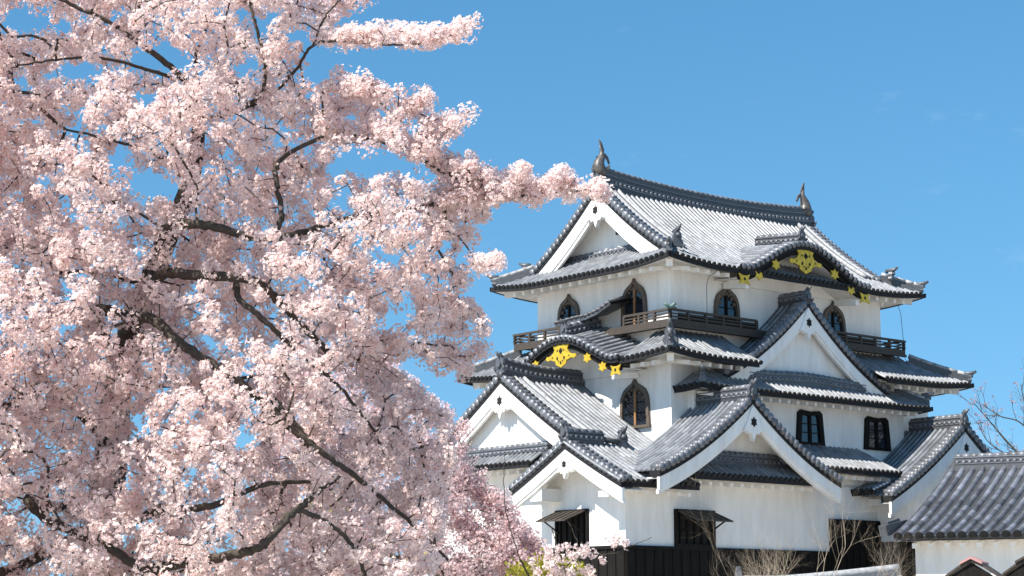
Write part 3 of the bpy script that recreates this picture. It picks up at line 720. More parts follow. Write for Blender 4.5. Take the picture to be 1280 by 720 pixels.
# ---- balcony ---------------------------------------------------------------
mb = MB()
mb.box((0, 0, 12.46), (13.75, .72, 12.66)); mb.box((0, 8.4, 12.46), (13.75, 9.13, 12.66)); mb.box((0, .72, 12.461), (.72, 8.4, 12.659)); mb.box((13.03, .72, 12.461), (13.75, 8.4, 12.659))
mb.box((-.04, -.04, 12.36), (13.79, .10, 12.458)); mb.box((-.04, .1, 12.36), (.10, 9.1, 12.457))
balc = mb.build('balcony', 'wood', keep); balc['label'] = 'weathered brown timber balcony with railings round the top storey'
def rail(p, q, ext=0):
    p = V(*p); q = V(*q); d = (q - p).normalized()
    for z, ww in ((13.02, .11), (12.88, .055), (12.76, .07)):
        mb = MB(); mb.bar(p + V(0,0,z) - d * ext, q + V(0,0,z) + d * ext, ww, ww * .8); mb.build('rail', 'wood', balc)
    L_ = (q - p).length; n = max(1, int(round(L_ / .95)))
    for i in range(n + 1):
        c = p.lerp(q, i / n); mb = MB(); mb.bar(c + V(0,0,12.64), c + V(0,0,13.02), .10, .10, up=(1,0,0)); mb.build('post', 'wood', balc)
rail((.04, .04, 0), (4.75, .04, 0)); rail((9.1, .04, 0), (13.7, .04, 0), .1)
rail((.04, .04, 0), (.04, 2.55, 0)); rail((.04, 6.3, 0), (.04, 9.1, 0), .1)
rail((13.7, .04, 0), (13.7, 9.1, 0)); rail((.04, 9.1, 0), (13.7, 9.1, 0))
for x0, x1 in ((.45, 4.7), (9.2, 11.9)):
    mb = MB(); mb.bar((x0, .04, 12.8), (x1, .04, 12.8), .02, .26); mb.build('lattice_panel', 'darkwood', balc)
for d in ((1, 0), (0, 1)):
    mb = MB(); mb.tube([(.04 + d[0] * .3, .04 + d[1] * .3, 13.08), (.04 - d[0] * .02, .04 - d[1] * .02, 13.09), (.04 - d[0] * .28, .04 - d[1] * .28, 13.2)], [.06, .075, .06], 8); mb.build('rail_cap', 'bronze', balc)
# lightning wires
def wire(P, name='wire'):
    mb = MB(); mb.tube(P, .014, 4); mb.build('lightning_wire', 'oni', keep)
wire([(2.0, -.55, 14.62), (1.88, -.22, 14.42), (1.85, -.12, 14.1), (1.85, -.12, 12.15)])
wire([(14.0, .6, 14.85), (13.9, .3, 14.3), (13.92, .15, 12.3), (13.95, 0, 12.1)])
# ------------------------------------------------------------------ attached turret at the keep's right-hand end
kr = R(39.8); KM = Matrix.Translation(keep.location) @ Matrix.Rotation(kr, 4, 'Z')
tur = empty('corner_turret', KM @ V(13.6, -1.6, 0), kr)
tag(tur, 'white corner turret with one steep tiled gable adjoining the right end of the castle keep', 'turret')
# local coordinates of the turret: origin (13.6,-1.6) of the keep's frame
gT = G('S', 0, -1.4); zfT = conc(9.25, 3.0, 4.75, .26)
mb = MB()
for sg, ln in ((-1, 4.7), (1, 4.7)):
    S = lambda w_, u, sg=sg: V(sg * (4.75 - u), w_, zfT(4.75 - u))
    slope(mb, S, rng_s(-1.38, 1.5), lambda s: ln, discs=False, d0=0 if sg < 0 else 2.6)
rT = mb.build('roof', ['roll', 'flat', 'black'], tur)
gable(rT, gT, zfT, -4.75, 2.2, .62, 6.0, bw=.38, pend=1.0, kud=False, wall_u=(-4.3, 2.1))
ridge(rT, gT, 0, -2.7, lambda q: 9.2, h=.5); oni(rT, gT, .02, 9.36, .7)
mb = MB(); mb.box((-3.8, -.75, 0), (4.0, 3.0, 6.7)); mb.build('wall', 'plaster', tur)
mb = MB(); mb.bar((-4.2, -1.4 - .0, 5.98), (-4.2, .4, 6.1), .2, .25); mb.bar((-2.9, -1.3, 6.45), (-2.9, 0, 6.5), .25, .25); mb.build('bracket', 'plaster', tur)
mb = MB()
S = lambda b, d: V(-5.3 + d, b, 6.45 + .35 * d); slope(mb, S, rng_s(-.9, .6), lambda s: 1.0); fascia(mb, [S(b, 0) for b in (-1.0, -.2, .6)], (-1, 0, 0))
mb.build('eave_stub', ['roll', 'flat', 'black'], rT)

# ------------------------------------------------------------------ gate building on the right
gate = empty('gate_building', (14.25, 71.8, 0), R(-28))
tag(gate, 'long low white storehouse with dark blue-grey tiled roof at the right edge', 'storehouse')
def zgate(d): t = d / 4.0; return 4.55 + 2.75 * (.72 * t + .28 * t * t)
mb = MB(); S = lambda s, d: V(s + .28 * d, d, zgate(d))
slope(mb, S, rng_s(-.1, 11.0, .40), lambda s: 4.0, r=.12, tile=.30); S2 = lambda s, d: V(s + 1.1, 8.0 - d, zgate(d))
slope(mb, S2, rng_s(0, 11.0, .40), lambda s: 4.0, r=.12, tile=.5)
fascia(mb, [S(s, 0) for s in rng_s(-.25, 11.1, .8)], (0, -1, 0), h=.14)
rG = mb.build('roof', ['greytile', 'flat', 'black'], gate)
class GG(G):
    def __call__(s, u, w_, z): return V(1.05 - w_, 4.0 + u, z)
ridge(rG, GG('W', 0, 0), 0, -10, lambda q: 7.28, h=.48, wd=.42)
mb = MB(); mb.box((.25, .95, 0), (11.0, 7.0, 4.55)); mb.build('wall', 'plaster', gate)
q = rng_s(-.1, 11.0, .8); soffit(rG, [V(s, .07, 4.36) for s in q], [V(s, .95, 4.5) for s in q])
rafters(rG, (0.1, .35, 4.28), (10.8, .35, 4.28), (0, -1, 0), 18, length=.6, s=.17)
# white verge wall at the left end and a small dark eave corner
mb = MB(); us = rng_s(0, 4.0, .4); mb.band([V(-.18 + .28 * u, u, zgate(u) + .06) for u in us], [V(-.30 + .28 * u, u, zgate(u) + .06) for u in us], [V(-.30 + .28 * u, u, zgate(u) - .2) for u in us], [V(-.18 + .28 * u, u, zgate(u) - .2) for u in us]); mb.build('verge', 'greytile', rG)
mb = MB(); mb.bar((-.7, .1, 4.75), (-.2, 1.2, 5.0), .35, .4); mb.bar((-.6, .2, 4.98), (-.35, .9, 5.15), .18, .2); mb.build('verge_tile', 'oni', rG)
mb = MB(); mb.box((-1.2, 1.3, 0), (.2, 3.0, 4.4))
for i in range(4): mb.box((-1.15 + i * .35, 1.25, 0), (-1.07 + i * .35, 1.29, 4.4))
mb.build('side_door', 'darkwood', gate)

# ------------------------------------------------------------------ tiled garden wall in front of the keep
wl = empty('roofed_wall', (9.2, 62.0, 0), R(12)); tag(wl, 'low wall capped with pale round ridge tiles below the bare shrub', 'wall')
def zw(x): return 2.72 + .11 * max(0, x + 1) ** 1.25 * .6
mb = MB(); xs = rng_s(-2.1, 3.2, .3); mb.band([V(x, -.16, zw(x)) for x in xs], [V(x, .16, zw(x)) for x in xs], [V(x, .16, zw(x) - .25) for x in xs], [V(x, -.16, zw(x) - .25) for x in xs], 0)
mb.tube([V(x, 0, zw(x) + .04) for x in xs], .14, 10, 1); cap = mb.build('ridge', ['verge', 'mortar'], wl)
mb = MB()
for sg in (-1, 1): slope(mb, lambda x, d, sg=sg: V(x, sg * (1.0 - d), zw(x) - .72 + .55 * d), rng_s(-2.1, 3.2, .27), lambda s: .95)
mb.build('coping', ['roll', 'flat', 'black'], wl)
mb = MB(); mb.box((-2.1, -.25, 0), (3.2, .25, 2.2)); mb.build('wall', 'plaster', wl)
mb = MB(); mb.prism([(x * .6, y * .6) for x, y in ONI], lambda x, y, q: V(-2.1 + q, x, zw(-2.1) + y), -.12, .02); mb.build('ridge_end_tile', 'oni', wl)

# ------------------------------------------------------------------ wooden notice boards with little roofs
def notice(loc, rz, top, copper, label):
    t = empty('notice_board', loc, rz); tag(t, label, 'notice board', 'roofed wooden notice boards')
    mb = MB()
    for x in (-.42, .42): mb.bar((x, 0, 0), (x, 0, top - .35), .09, .09, up=(0, 1, 0))
    mb.build('post', 'wood', t)
    mb = MB(); mb.box((-.42, -.02, top - 1.3), (.42, .02, top - .45)); mb.build('board', 'warm', t)
    mb = MB()
    for sg in (-1, 1):
        P = [(0, top), (sg * .25, top - .12), (sg * .55, top - .33), (sg * .68, top - .40)]
        mb.band([V(x, -.42, z) for x, z in P], [V(x, .42, z) for x, z in P], [V(x, .42, z - .05) for x, z in P], [V(x, -.42, z - .05) for x, z in P])
    r_ = mb.build('roof', 'wood', t)
    mb = MB()
    for sg in (-1, 1):
        mb.band([V(0, -.46, top + .06), V(sg * .22, -.46, top - .05)], [V(0, .46, top + .06), V(sg * .22, .46, top - .05)], [V(0, .46, top + .01), V(sg * .22, .46, top - .10)], [V(0, -.46, top + .01), V(sg * .22, -.46, top - .10)])
    mb.build('roof_cap', copper, r_)
    mb = MB(); mb.prism([(-.5, top - .38), (0, top - .06), (.5, top - .38)], lambda x, y, q: V(x, q, y), -.36, -.30); mb.build('gable_board', 'darkwood', r_)
notice((9.42, 40.0, 0), R(-22), 2.76, 'copper', 'wooden notice board with a reddish metal cap on its small peaked roof')
notice((10.75, 40.6, 0), R(-30), 2.80, 'wood', 'brown notice board roof cut by the right edge of the picture')

# ------------------------------------------------------------------ plants: bare shrubs
def ray_point(px, py, dist):
    """world point seen at photo pixel px,py at ground distance dist (used to take measurements off the photograph)"""
    cp, sp = math.cos(PITCH), math.sin(PITCH)
    x, u = (px - 640) / FPX, -(py - 360) / FPX
    y, z = cp - u * sp, u * cp + sp
    k = dist / y
    return V(x * k, dist, EYE + z * k)
def tubes_mesh(name, segs, m, parent, n=5):
    """segs: list of (points Nx3, radii N) -> one mesh"""
    vs_, fs_ = [], []; off = 0
    cs = np.array([[math.cos(2*math.pi*k/n), math.sin(2*math.pi*k/n)] for k in range(n)])
    for P, rd in segs:
        P = np.asarray(P, float); k = len(P); rd = np.asarray(rd, float)
        d = np.gradient(P, axis=0); d /= np.linalg.norm(d, axis=1, keepdims=True) + 1e-9
        ref = np.array([0., 0, 1]) if abs(d[0][2]) < .9 else np.array([1., 0, 0])
        x = ref - d * (d @ ref)[:, None]; x /= np.linalg.norm(x, axis=1, keepdims=True) + 1e-9; y = np.cross(d, x)
        ring = P[:, None, :] + rd[:, None, None] * (x[:, None, :] * cs[None, :, 0:1] + y[:, None, :] * cs[None, :, 1:2])
        vs_.append(ring.reshape(-1, 3))
        i = np.arange(k - 1)[:, None] * n; j = np.arange(n)[None, :]; j2 = (j + 1) % n
        fs_.append(np.stack([i + j, i + j2, i + n + j2, i + n + j], -1).reshape(-1, 4) + off); off += k * n
    return mesh_np(name, np.concatenate(vs_), np.concatenate(fs_), m, parent, smooth=True)
def mesh_np(name, v, f, m, parent, attrs=None, smooth=False):
    me = bpy.data.meshes.new(name); nv, nf, k = len(v), len(f), f.shape[1]
    me.vertices.add(nv); me.vertices.foreach_set('co', np.asarray(v, np.float32).ravel())
    me.loops.add(nf * k); me.loops.foreach_set('vertex_index', f.astype(np.int32).ravel())
    me.polygons.add(nf); me.polygons.foreach_set('loop_start', np.arange(0, nf * k, k, dtype=np.int32))
    if smooth: me.polygons.foreach_set('use_smooth', np.ones(nf, bool))
    for kx, val in (attrs or {}).items():
        a = me.attributes.new(kx, 'FLOAT', 'POINT'); a.data.foreach_set('value', np.asarray(val, np.float32))
    me.materials.append(m); me.update(calc_edges=True)
    o = bpy.data.objects.new(name, me); COL.objects.link(o)
    if parent: o.parent = parent
    return o
def grow(P, d, L_, r, depth, segs, rg, spread=.55, up=.12, wig=.12, kids=(2, 4), ratio=.68):
    P = np.array(P, float); d = np.array(d, float); d /= np.linalg.norm(d); n = 6; pts = [P.copy()]; dirs = [d]
    for i in range(n):
        d = d + rg.normal(0, wig, 3) + np.array([0, 0, up * .3]); d /= np.linalg.norm(d); P = P + d * L_ / n; pts.append(P.copy()); dirs.append(d)
    rr = np.linspace(r, r * .55, n + 1); segs.append((np.array(pts), rr))
    if depth == 0: return
    for k in range(rg.integers(*kids) + 1):
        i = int(rg.integers(4 if L_ > 1.6 else 2, n + 1)); dd = dirs[i] + rg.normal(0, spread, 3); dd[2] += up
        grow(pts[i], dd, L_ * ratio * rg.uniform(.75, 1.2), rr[i] * .68, depth - 1, segs, rg, spread, up, wig, kids, ratio)
def bare_shrub(name, loc, seed, stems, H_, label, lean=(0, 0), depth=5):
    t = empty(name, loc); tag(t, label, 'shrub', 'leafless shrubs in front of the keep'); rg = np.random.default_rng(seed); segs = []
    for k in range(stems):
        a = rg.uniform(0, 6.28); grow((math.cos(a) * .12, math.sin(a) * .12, 0), (math.cos(a) * .55 + lean[0], math.sin(a) * .35, 1), H_ * .42 * rg.uniform(.8, 1.1), .027, depth, segs, rg, spread=.46, up=.16, wig=.10, kids=(1, 4), ratio=.66)
    big = [s for s in segs if s[1][0] > .02]; small = [s for s in segs if s[1][0] <= .02]
    tubes_mesh('stem', big, M['twigbare'], t, 6); tubes_mesh('twigs', small, M['twigbare'], t, 4)
bare_shrub('bare_shrub', (8.55, 58.0, 0), 5, 5, 6.2, 'leafless pale brown shrub with many upright stems in front of the dark doorway', (.05, 0))
bare_shrub('bare_shrub', (8.0, 57.0, 0), 19, 3, 4.6, 'smaller leafless shrub with arching twigs in front of the white castle wall', (.03, 0))
bare_shrub('bare_shrub', (10.6, 58.5, 0), 13, 3, 4.6, 'leafless shrub leaning right beside the storehouse corner', (.12, 0))
# ------------------------------------------------------------------ blossom
def petal_mat(name, ca, cb, cc, trans=.48):
    m = bpy.data.materials.new(name); m.use_nodes = True; t = m.node_tree; b = t.nodes['Principled BSDF']; N = t.nodes.new; K = t.links.new
    at = N("ShaderNodeAttribute"); at.attribute_name = 'tint'; ac = N("ShaderNodeAttribute"); ac.attribute_name = 'core'
    m1 = N("ShaderNodeMixRGB"); m1.inputs[1].default_value = (*ca, 1); m1.inputs[2].default_value = (*cb, 1); K(at.outputs['Fac'], m1.inputs[0])
    m2 = N("ShaderNodeMixRGB"); m2.inputs[2].default_value = (*cc, 1); K(m1.outputs[0], m2.inputs[1]); K(ac.outputs['Fac'], m2.inputs[0])
    K(m2.outputs[0], b.inputs['Base Color']); b.inputs['Roughness'].default_value = .8; b.inputs['Specular IOR Level'].default_value = .2
    tr = N("ShaderNodeBsdfTranslucent"); K(m2.outputs[0], tr.inputs['Color']); ms = N("ShaderNodeMixShader"); ms.inputs[0].default_value = trans
    K(b.outputs[0], ms.inputs[1]); K(tr.outputs[0], ms.inputs[2]); K(ms.outputs[0], t.nodes['Material Output'].inputs['Surface'])
    return m
M['petal'] = petal_mat('petal', (.965, .915, .88), (.95, .84, .815), (.80, .48, .44))
M['petal2'] = petal_mat('petal_pink', (.93, .82, .80), (.90, .73, .72), (.62, .32, .32))
M['bud'] = mat('bud', (.26, .10, .05), .7, tint=.5)
def flowers(name, C_, Nn, size, m, parent, rg, tint0=None):
    """C_: centres (n,3), Nn: facing (n,3) -> five petalled flowers in one mesh"""
    n = len(C_); Nn = Nn / (np.linalg.norm(Nn, axis=1, keepdims=True) + 1e-9)
    h = rg.normal(size=(n, 3)); X = np.cross(Nn, h); X /= np.linalg.norm(X, axis=1, keepdims=True) + 1e-9; Y = np.cross(Nn, X)
    r = size * rg.uniform(.78, 1.15, n); cup = rg.uniform(.05, .55, n)
    vs_ = [C_ - Nn * (r * .25)[:, None]]
    for k in range(5):
        a = 2 * math.pi * k / 5
        for da, rr, zz in ((-.50, .70, .55), (0, 1.05, 1.0), (.50, .70, .55)):
            aa = a + da + rg.normal(0, .06, n); q = r * rr
            vs_.append(C_ + X * (np.cos(aa) * q)[:, None] + Y * (np.sin(aa) * q)[:, None] + Nn * (cup * zz * r + rg.normal(0, .10, n) * r)[:, None])
    v = np.stack(vs_, 1)          # n,16,3
    f = np.array([[0, 1 + 3*k, 2 + 3*k, 3 + 3*k] for k in range(5)])
    F_ = (f[None] + (np.arange(n) * 16)[:, None, None]).reshape(-1, 4)
    tint = np.repeat((rg.uniform(0, 1, n) if tint0 is None else np.clip(tint0 + rg.normal(0, .22, n), 0, 1))[:, None], 16, 1)
    core = np.zeros((n, 16)); core[:, 0] = .85
    return mesh_np(name, v.reshape(-1, 3), F_, m, parent, {'tint': tint.ravel(), 'core': core.ravel()})
def leaves(name, C_, size, m, parent, rg, up=.3):
    n = len(C_); d = rg.normal(size=(n, 3)); d[:, 2] += up; d /= np.linalg.norm(d, axis=1, keepdims=True); h = rg.normal(size=(n, 3)); s = np.cross(d, h); s /= np.linalg.norm(s, axis=1, keepdims=True)
    L_ = size * rg.uniform(.7, 1.3, n)[:, None]
    v = np.stack([C_, C_ + d * L_ * .5 + s * L_ * .28, C_ + d * L_, C_ + d * L_ * .5 - s * L_ * .28], 1).reshape(-1, 3)
    F_ = np.arange(n * 4).reshape(-1, 4)
    return mesh_np(name, v, F_, m, parent, {'tint': np.repeat(rg.uniform(0, 1, n), 4)})

def inside(poly, P):
    x, y = P[:, 0], P[:, 1]; r = np.zeros(len(P), bool); n = len(poly); j = n - 1
    for i in range(n):
        xi, yi = poly[i]; xj, yj = poly[j]
        c = ((yi > y) != (yj > y)) & (x < (xj - xi) * (y - yi) / (yj - yi + 1e-12) + xi); r ^= c; j = i
    return r
def edge_dist(poly, P):
    d = np.full(len(P), 1e9); n = len(poly)
    for i in range(n):
        a = np.array(poly[i], float); b = np.array(poly[(i+1) % n], float); e = b - a
        t = np.clip(((P - a) @ e) / (e @ e), 0, 1); d = np.minimum(d, np.linalg.norm(P - (a + t[:, None] * e), axis=1))
    return d
def rp_arr(px, py, dist):
    cp, sp = math.cos(PITCH), math.sin(PITCH); x, u = (px - 640) / FPX, -(py - 360) / FPX; y, z = cp - u * sp, u * cp + sp; k = dist / y
    return np.stack([x * k, dist, EYE + z * k], 1)
def catmull(P, m=8):
    P = np.asarray(P, float); Q = np.vstack([2 * P[0] - P[1], P, 2 * P[-1] - P[-2]]); out = []
    for i in range(1, len(Q) - 2):
        for t in np.linspace(0, 1, m, endpoint=False):
            a, b, c, d = Q[i-1:i+3]; out.append(.5 * ((2*b) + (c-a)*t + (2*a-5*b+4*c-d)*t*t + (3*b-a-3*c+d)*t**3))
    out.append(P[-1]); return np.array(out)

def connect(nodes, par0, pts, rg, bend=.35):
    """greedy growth: hangs every point on the nearest branch node; returns node positions and parents"""
    pos = [*nodes]; par = [*par0]; plen = [0.] * len(pos)
    n = len(pts); P0 = np.array(pos); D = np.linalg.norm(pts[:, None, :] - P0[None], axis=2)
    best = D.argmin(1); bd = D.min(1); done = np.zeros(n, bool)
    for _ in range(n):
        cost = np.where(done, 1e9, bd); i = int(cost.argmin()); done[i] = True
        p = pos[best[i]]; q = pts[i]; seg = q - p; L_ = np.linalg.norm(seg); prev = int(best[i]); new = []
        k = max(1, min(5, int(L_ / .10)))
        for j in range(1, k + 1):
            t = j / k; x = p + seg * t + (rg.normal(0, .05 * L_, 3) if j < k else 0); x = x + np.array([0, 0, bend * .25 * L_ * math.sin(math.pi * t) * (1 if j < k else 0)])
            pos.append(x); par.append(prev); plen.append(plen[prev] + L_ / k); prev = len(pos) - 1; new.append(prev)
        NP = np.array([pos[a] for a in new]); pl = np.array([plen[a] for a in new])
        dd = np.linalg.norm(pts[:, None, :] - NP[None], axis=2) * 1.0 + .18 * pl[None]
        m_ = dd.argmin(1); md = dd.min(1); up = (~done) & (md < bd); best[up] = np.array(new)[m_[up]]; bd[up] = md[up]
    return np.array(pos), np.array(par)

def cherry(name, label, base, trunk, limbs, poly, holes, nclu, depth_c, depth_w, per, csize, fsize, pm, seed, rtip=.0035, density=None, group='cherry trees in blossom', edge_scale=110., buds=True, sprays=(), limb_k=.70, clear=0.):
    rg = np.random.default_rng(seed)
    t = empty(name, base); tag(t, label, 'cherry tree', group)
    inv = np.array(base, float)
    # trunk and limbs
    nodes = []; par = []; big = []
    for k, (pts, r0, r1) in enumerate(trunk):
        P = catmull(pts, 8); big.append(('trunk', P, np.linspace(r0, r1, len(P))))
    for (pp, r0, r1) in limbs:
        W_ = np.array([ray_point(x, y, d) for x, y, d in pp]); r0 *= limb_k; P = catmull(W_, 8)
        P[1:-1] += rg.normal(0, .004, (len(P) - 2, 3))
        big.append(('limb', P, np.linspace(r0, r1, len(P)) ** 1.0))
    for nm, P, rd in big:
        o = tubes_mesh(nm, [(P - inv, rd)], M['bark'], t, 9)
    seedn = np.concatenate([P for nm, P, rd in big]); nodes = list(seedn); par = [-1] * len(nodes)
    # cluster centres inside the crown volume
    out = []; poly = [tuple(p) for p in poly]; xs = [p[0] for p in poly]; ys = [p[1] for p in poly]
    while len(out) < nclu:
        Q = np.stack([rg.uniform(min(xs), max(xs), 4000), rg.uniform(min(ys), max(ys), 4000)], 1)
        Q = Q[inside(poly, Q)]; ed = edge_dist(poly, Q); keepm = ed > 5
        for (hx, hy, hrx, hry) in holes: keepm &= (((Q[:, 0] - hx) / hrx) ** 2 + ((Q[:, 1] - hy) / hry) ** 2) > 1 + rg.normal(0, .12, len(Q))
        if density is not None: keepm &= rg.uniform(0, 1, len(Q)) < density(Q)
        Q = Q[keepm]; ed = ed[keepm]
        if not len(Q): continue
        wdt = depth_w * np.sqrt(np.clip(ed / edge_scale, .03, 1)); dep = depth_c(Q) + rg.uniform(-1, 1, len(Q)) * wdt
        W_ = rp_arr(Q[:, 0], Q[:, 1], dep)
        # clumpiness: keep points where a smooth 3-d field is high
        fld = np.sin(W_ @ np.array([5.1, 3.3, 2.2]) + 1) + np.sin(W_ @ np.array([-3.2, 4.1, 5.5])) + np.sin(W_ @ np.array([1.5, -5.2, 4.4]) + 2)
        k = (fld + rg.normal(0, .65, len(fld))) > -.75
        if clear:
            for (pp, r0, r1) in limbs:
                A = np.array(pp, float)
                for a_, b_ in zip(A[:-1], A[1:]):
                    e = b_[:2] - a_[:2]; tt_ = np.clip(((Q - a_[:2]) @ e) / (e @ e + 1e-9), 0, 1); dd_ = np.linalg.norm(Q - (a_[:2] + tt_[:, None] * e), axis=1)
                    dl = a_[2] + tt_ * (b_[2] - a_[2])
                    k &= ~((dd_ < 15) & (dep < dl + .05) & (r0 > .017) & (dl < 14.35) & (rg.uniform(0, 1, len(Q)) < clear))
        out += list(W_[k])
    C_ = np.array(out[:nclu])
    for (pl, wpx, cnt_) in sprays:
        A = np.array(pl, float); sl = np.r_[0, np.cumsum(np.linalg.norm(np.diff(A[:, :2], axis=0), axis=1))]; u = rg.uniform(0, sl[-1], cnt_)
        q = np.stack([np.interp(u, sl, A[:, k]) for k in range(3)], 1); q[:, :2] += rg.normal(0, wpx * .45, (cnt_, 2)); q[:, 2] += rg.normal(0, .09, cnt_)
        C_ = np.vstack([C_, rp_arr(q[:, 0], q[:, 1], q[:, 2])])
    pos, parr = connect(nodes, par, C_, rg)
    # radii by the pipe model
    n = len(pos); cnt = np.zeros(n); kids = np.bincount(parr[parr >= 0], minlength=n); cnt[kids == 0] = 1
    for i in range(n - 1, len(nodes) - 1, -1):
        if parr[i] >= 0: cnt[parr[i]] += max(cnt[i], 1)
    rad = rtip * np.maximum(cnt, 1) ** .40
    # chains
    segs = []; used = np.zeros(n, bool); main = np.full(n, -1); bestc = np.zeros(n)
    for i in range(len(nodes), n):
        p = parr[i]
        if p >= len(nodes) and cnt[i] > bestc[p]: bestc[p] = cnt[i]; main[p] = i
    for i in range(len(nodes), n):
        p = parr[i]
        if p >= len(nodes) and main[p] == i: continue
        ch = [p, i]
        while main[ch[-1]] >= 0: ch.append(main[ch[-1]])
        rr = rad[ch]; rr[0] = rr[1]
        segs.append((pos[ch] - inv, rr))
    tag(tubes_mesh('twigs', segs, M['bark'], t, 5), kind='stuff')
    # flowers: balls at the spur ends plus a sprinkling along the twigs
    k = rg.poisson(per, len(C_)); idx = np.repeat(np.arange(len(C_)), k); cs_ = csize * rg.uniform(.55, 1.25, len(C_))
    off = rg.normal(size=(len(idx), 3)); off /= np.linalg.norm(off, axis=1, keepdims=True); rr = rg.uniform(.35, 1, len(idx)) ** .6
    Fp = C_[idx] + off * (rr * cs_[idx])[:, None]; Fn = off + rg.normal(0, .45, off.shape) + np.array([-.10, -.35, .15])
    tw = rg.integers(len(nodes), n, int(len(idx) * .30)); pt = parr[tw]; tt = rg.uniform(0, 1, len(tw))[:, None]
    thin = cnt[tw] < 30; tw, pt, tt = tw[thin], pt[thin], tt[thin]
    o2 = rg.normal(size=(len(tw), 3)); o2 /= np.linalg.norm(o2, axis=1, keepdims=True)
    Fp = np.vstack([Fp, pos[tw] * tt + pos[pt] * (1 - tt) + o2 * rg.uniform(.03, csize * .8, len(tw))[:, None]]); Fn = np.vstack([Fn, o2 + rg.normal(0, .4, o2.shape)])
    ct = rg.uniform(0, 1, len(C_)); tint0 = np.concatenate([ct[idx], rg.uniform(0, 1, len(tw))])
    tag(flowers('blossom', Fp - inv, Fn, fsize, M[pm], t, rg, tint0), kind='stuff')
    if buds:
        nb = len(Fp) // 9; sel = rg.integers(0, len(Fp), nb); tag(leaves('leaf_buds', Fp[sel] - inv + rg.normal(0, .012, (nb, 3)), fsize * 1.0, M['bud'], t, rg), kind='stuff')
    return t, C_

# ---- the big cherry tree on the left ---------------------------------------
poly1 = [(-430, -170), (300, -170), (360, -60), (478, -12), (472, 2), (440, 12), (430, 30), (470, 32), (500, 24), (530, 34), (560, 30), (588, 28), (594, 38), (570, 50), (535, 58), (500, 58), (470, 54), (440, 58), (405, 60), (392, 72), (398, 92), (420, 90), (440, 100), (462, 92), (470, 118), (490, 100), (496, 130), (512, 128), (530, 116), (540, 124), (534, 146), (560, 138), (590, 132), (592, 142), (570, 156), (545, 162), (548, 180), (560, 192), (590, 190), (600, 204), (625, 212), (655, 202), (664, 206), (664, 222), (684, 218), (700, 212), (706, 226), (730, 230), (762, 232), (760, 242), (720, 246), (680, 250), (640, 252), (615, 262), (622, 274), (600, 284), (612, 296), (600, 308), (575, 306), (582, 322), (610, 326), (628, 324), (622, 338), (590, 342), (592, 358), (570, 366), (596, 376), (606, 392), (620, 414), (612, 440), (604, 458), (600, 476), (575, 480), (560, 476), (545, 462), (530, 456), (500, 458), (480, 446), (488, 462), (515, 470), (530, 480), (545, 500), (560, 520), (575, 560), (560, 620), (540, 780), (-430, 780)]  # crown beyond the left and top of view added to shade the lower blossom
holes1 = [(92, 90, 44, 14), (30, 26, 40, 20), (200, 78, 44, 22), (308, 86, 22, 14), (393, 78, 12, 18), (170, 118, 16, 10), (88, 162, 26, 8), (146, 200, 14, 16), (190, 226, 34, 18), (470, 205, 62, 22), (322, 45, 10, 22), (26, 328, 14, 7), (160, 420, 16, 9), (305, 420, 12, 10), (243, 525, 12, 10), (310, 550, 26, 12), (75, 478, 10, 9), (345, 240, 9, 7), (430, 240, 12, 8), (560, 318, 30, 9), (40, 585, 10, 6), (420, 480, 12, 7), (110, 660, 8, 5), (440, 385, 9, 7), (475, 410, 14, 6)]
def dc1(Q): return 14.2 + .0012 * (Q[:, 0] - 200) + .35 * np.sin(Q[:, 0] * .017 + Q[:, 1] * .011) - .25 * np.clip((Q[:, 1] - 400) / 300, -1, 1)
TB = ray_point(150, 460, 15.4); base1 = (TB.x - .25, 15.3, 0)
trunk1 = [([(base1[0], 15.3, -.1), (base1[0] + .05, 15.3, .8), (TB.x - .12, 15.35, 1.9), tuple(ray_point(140, 560, 15.4)), tuple(TB), tuple(ray_point(196, 330, 15.2)), tuple(ray_point(240, 220, 15.0)), tuple(ray_point(250, 128, 14.7))], .20, .045)]
D = 14.2
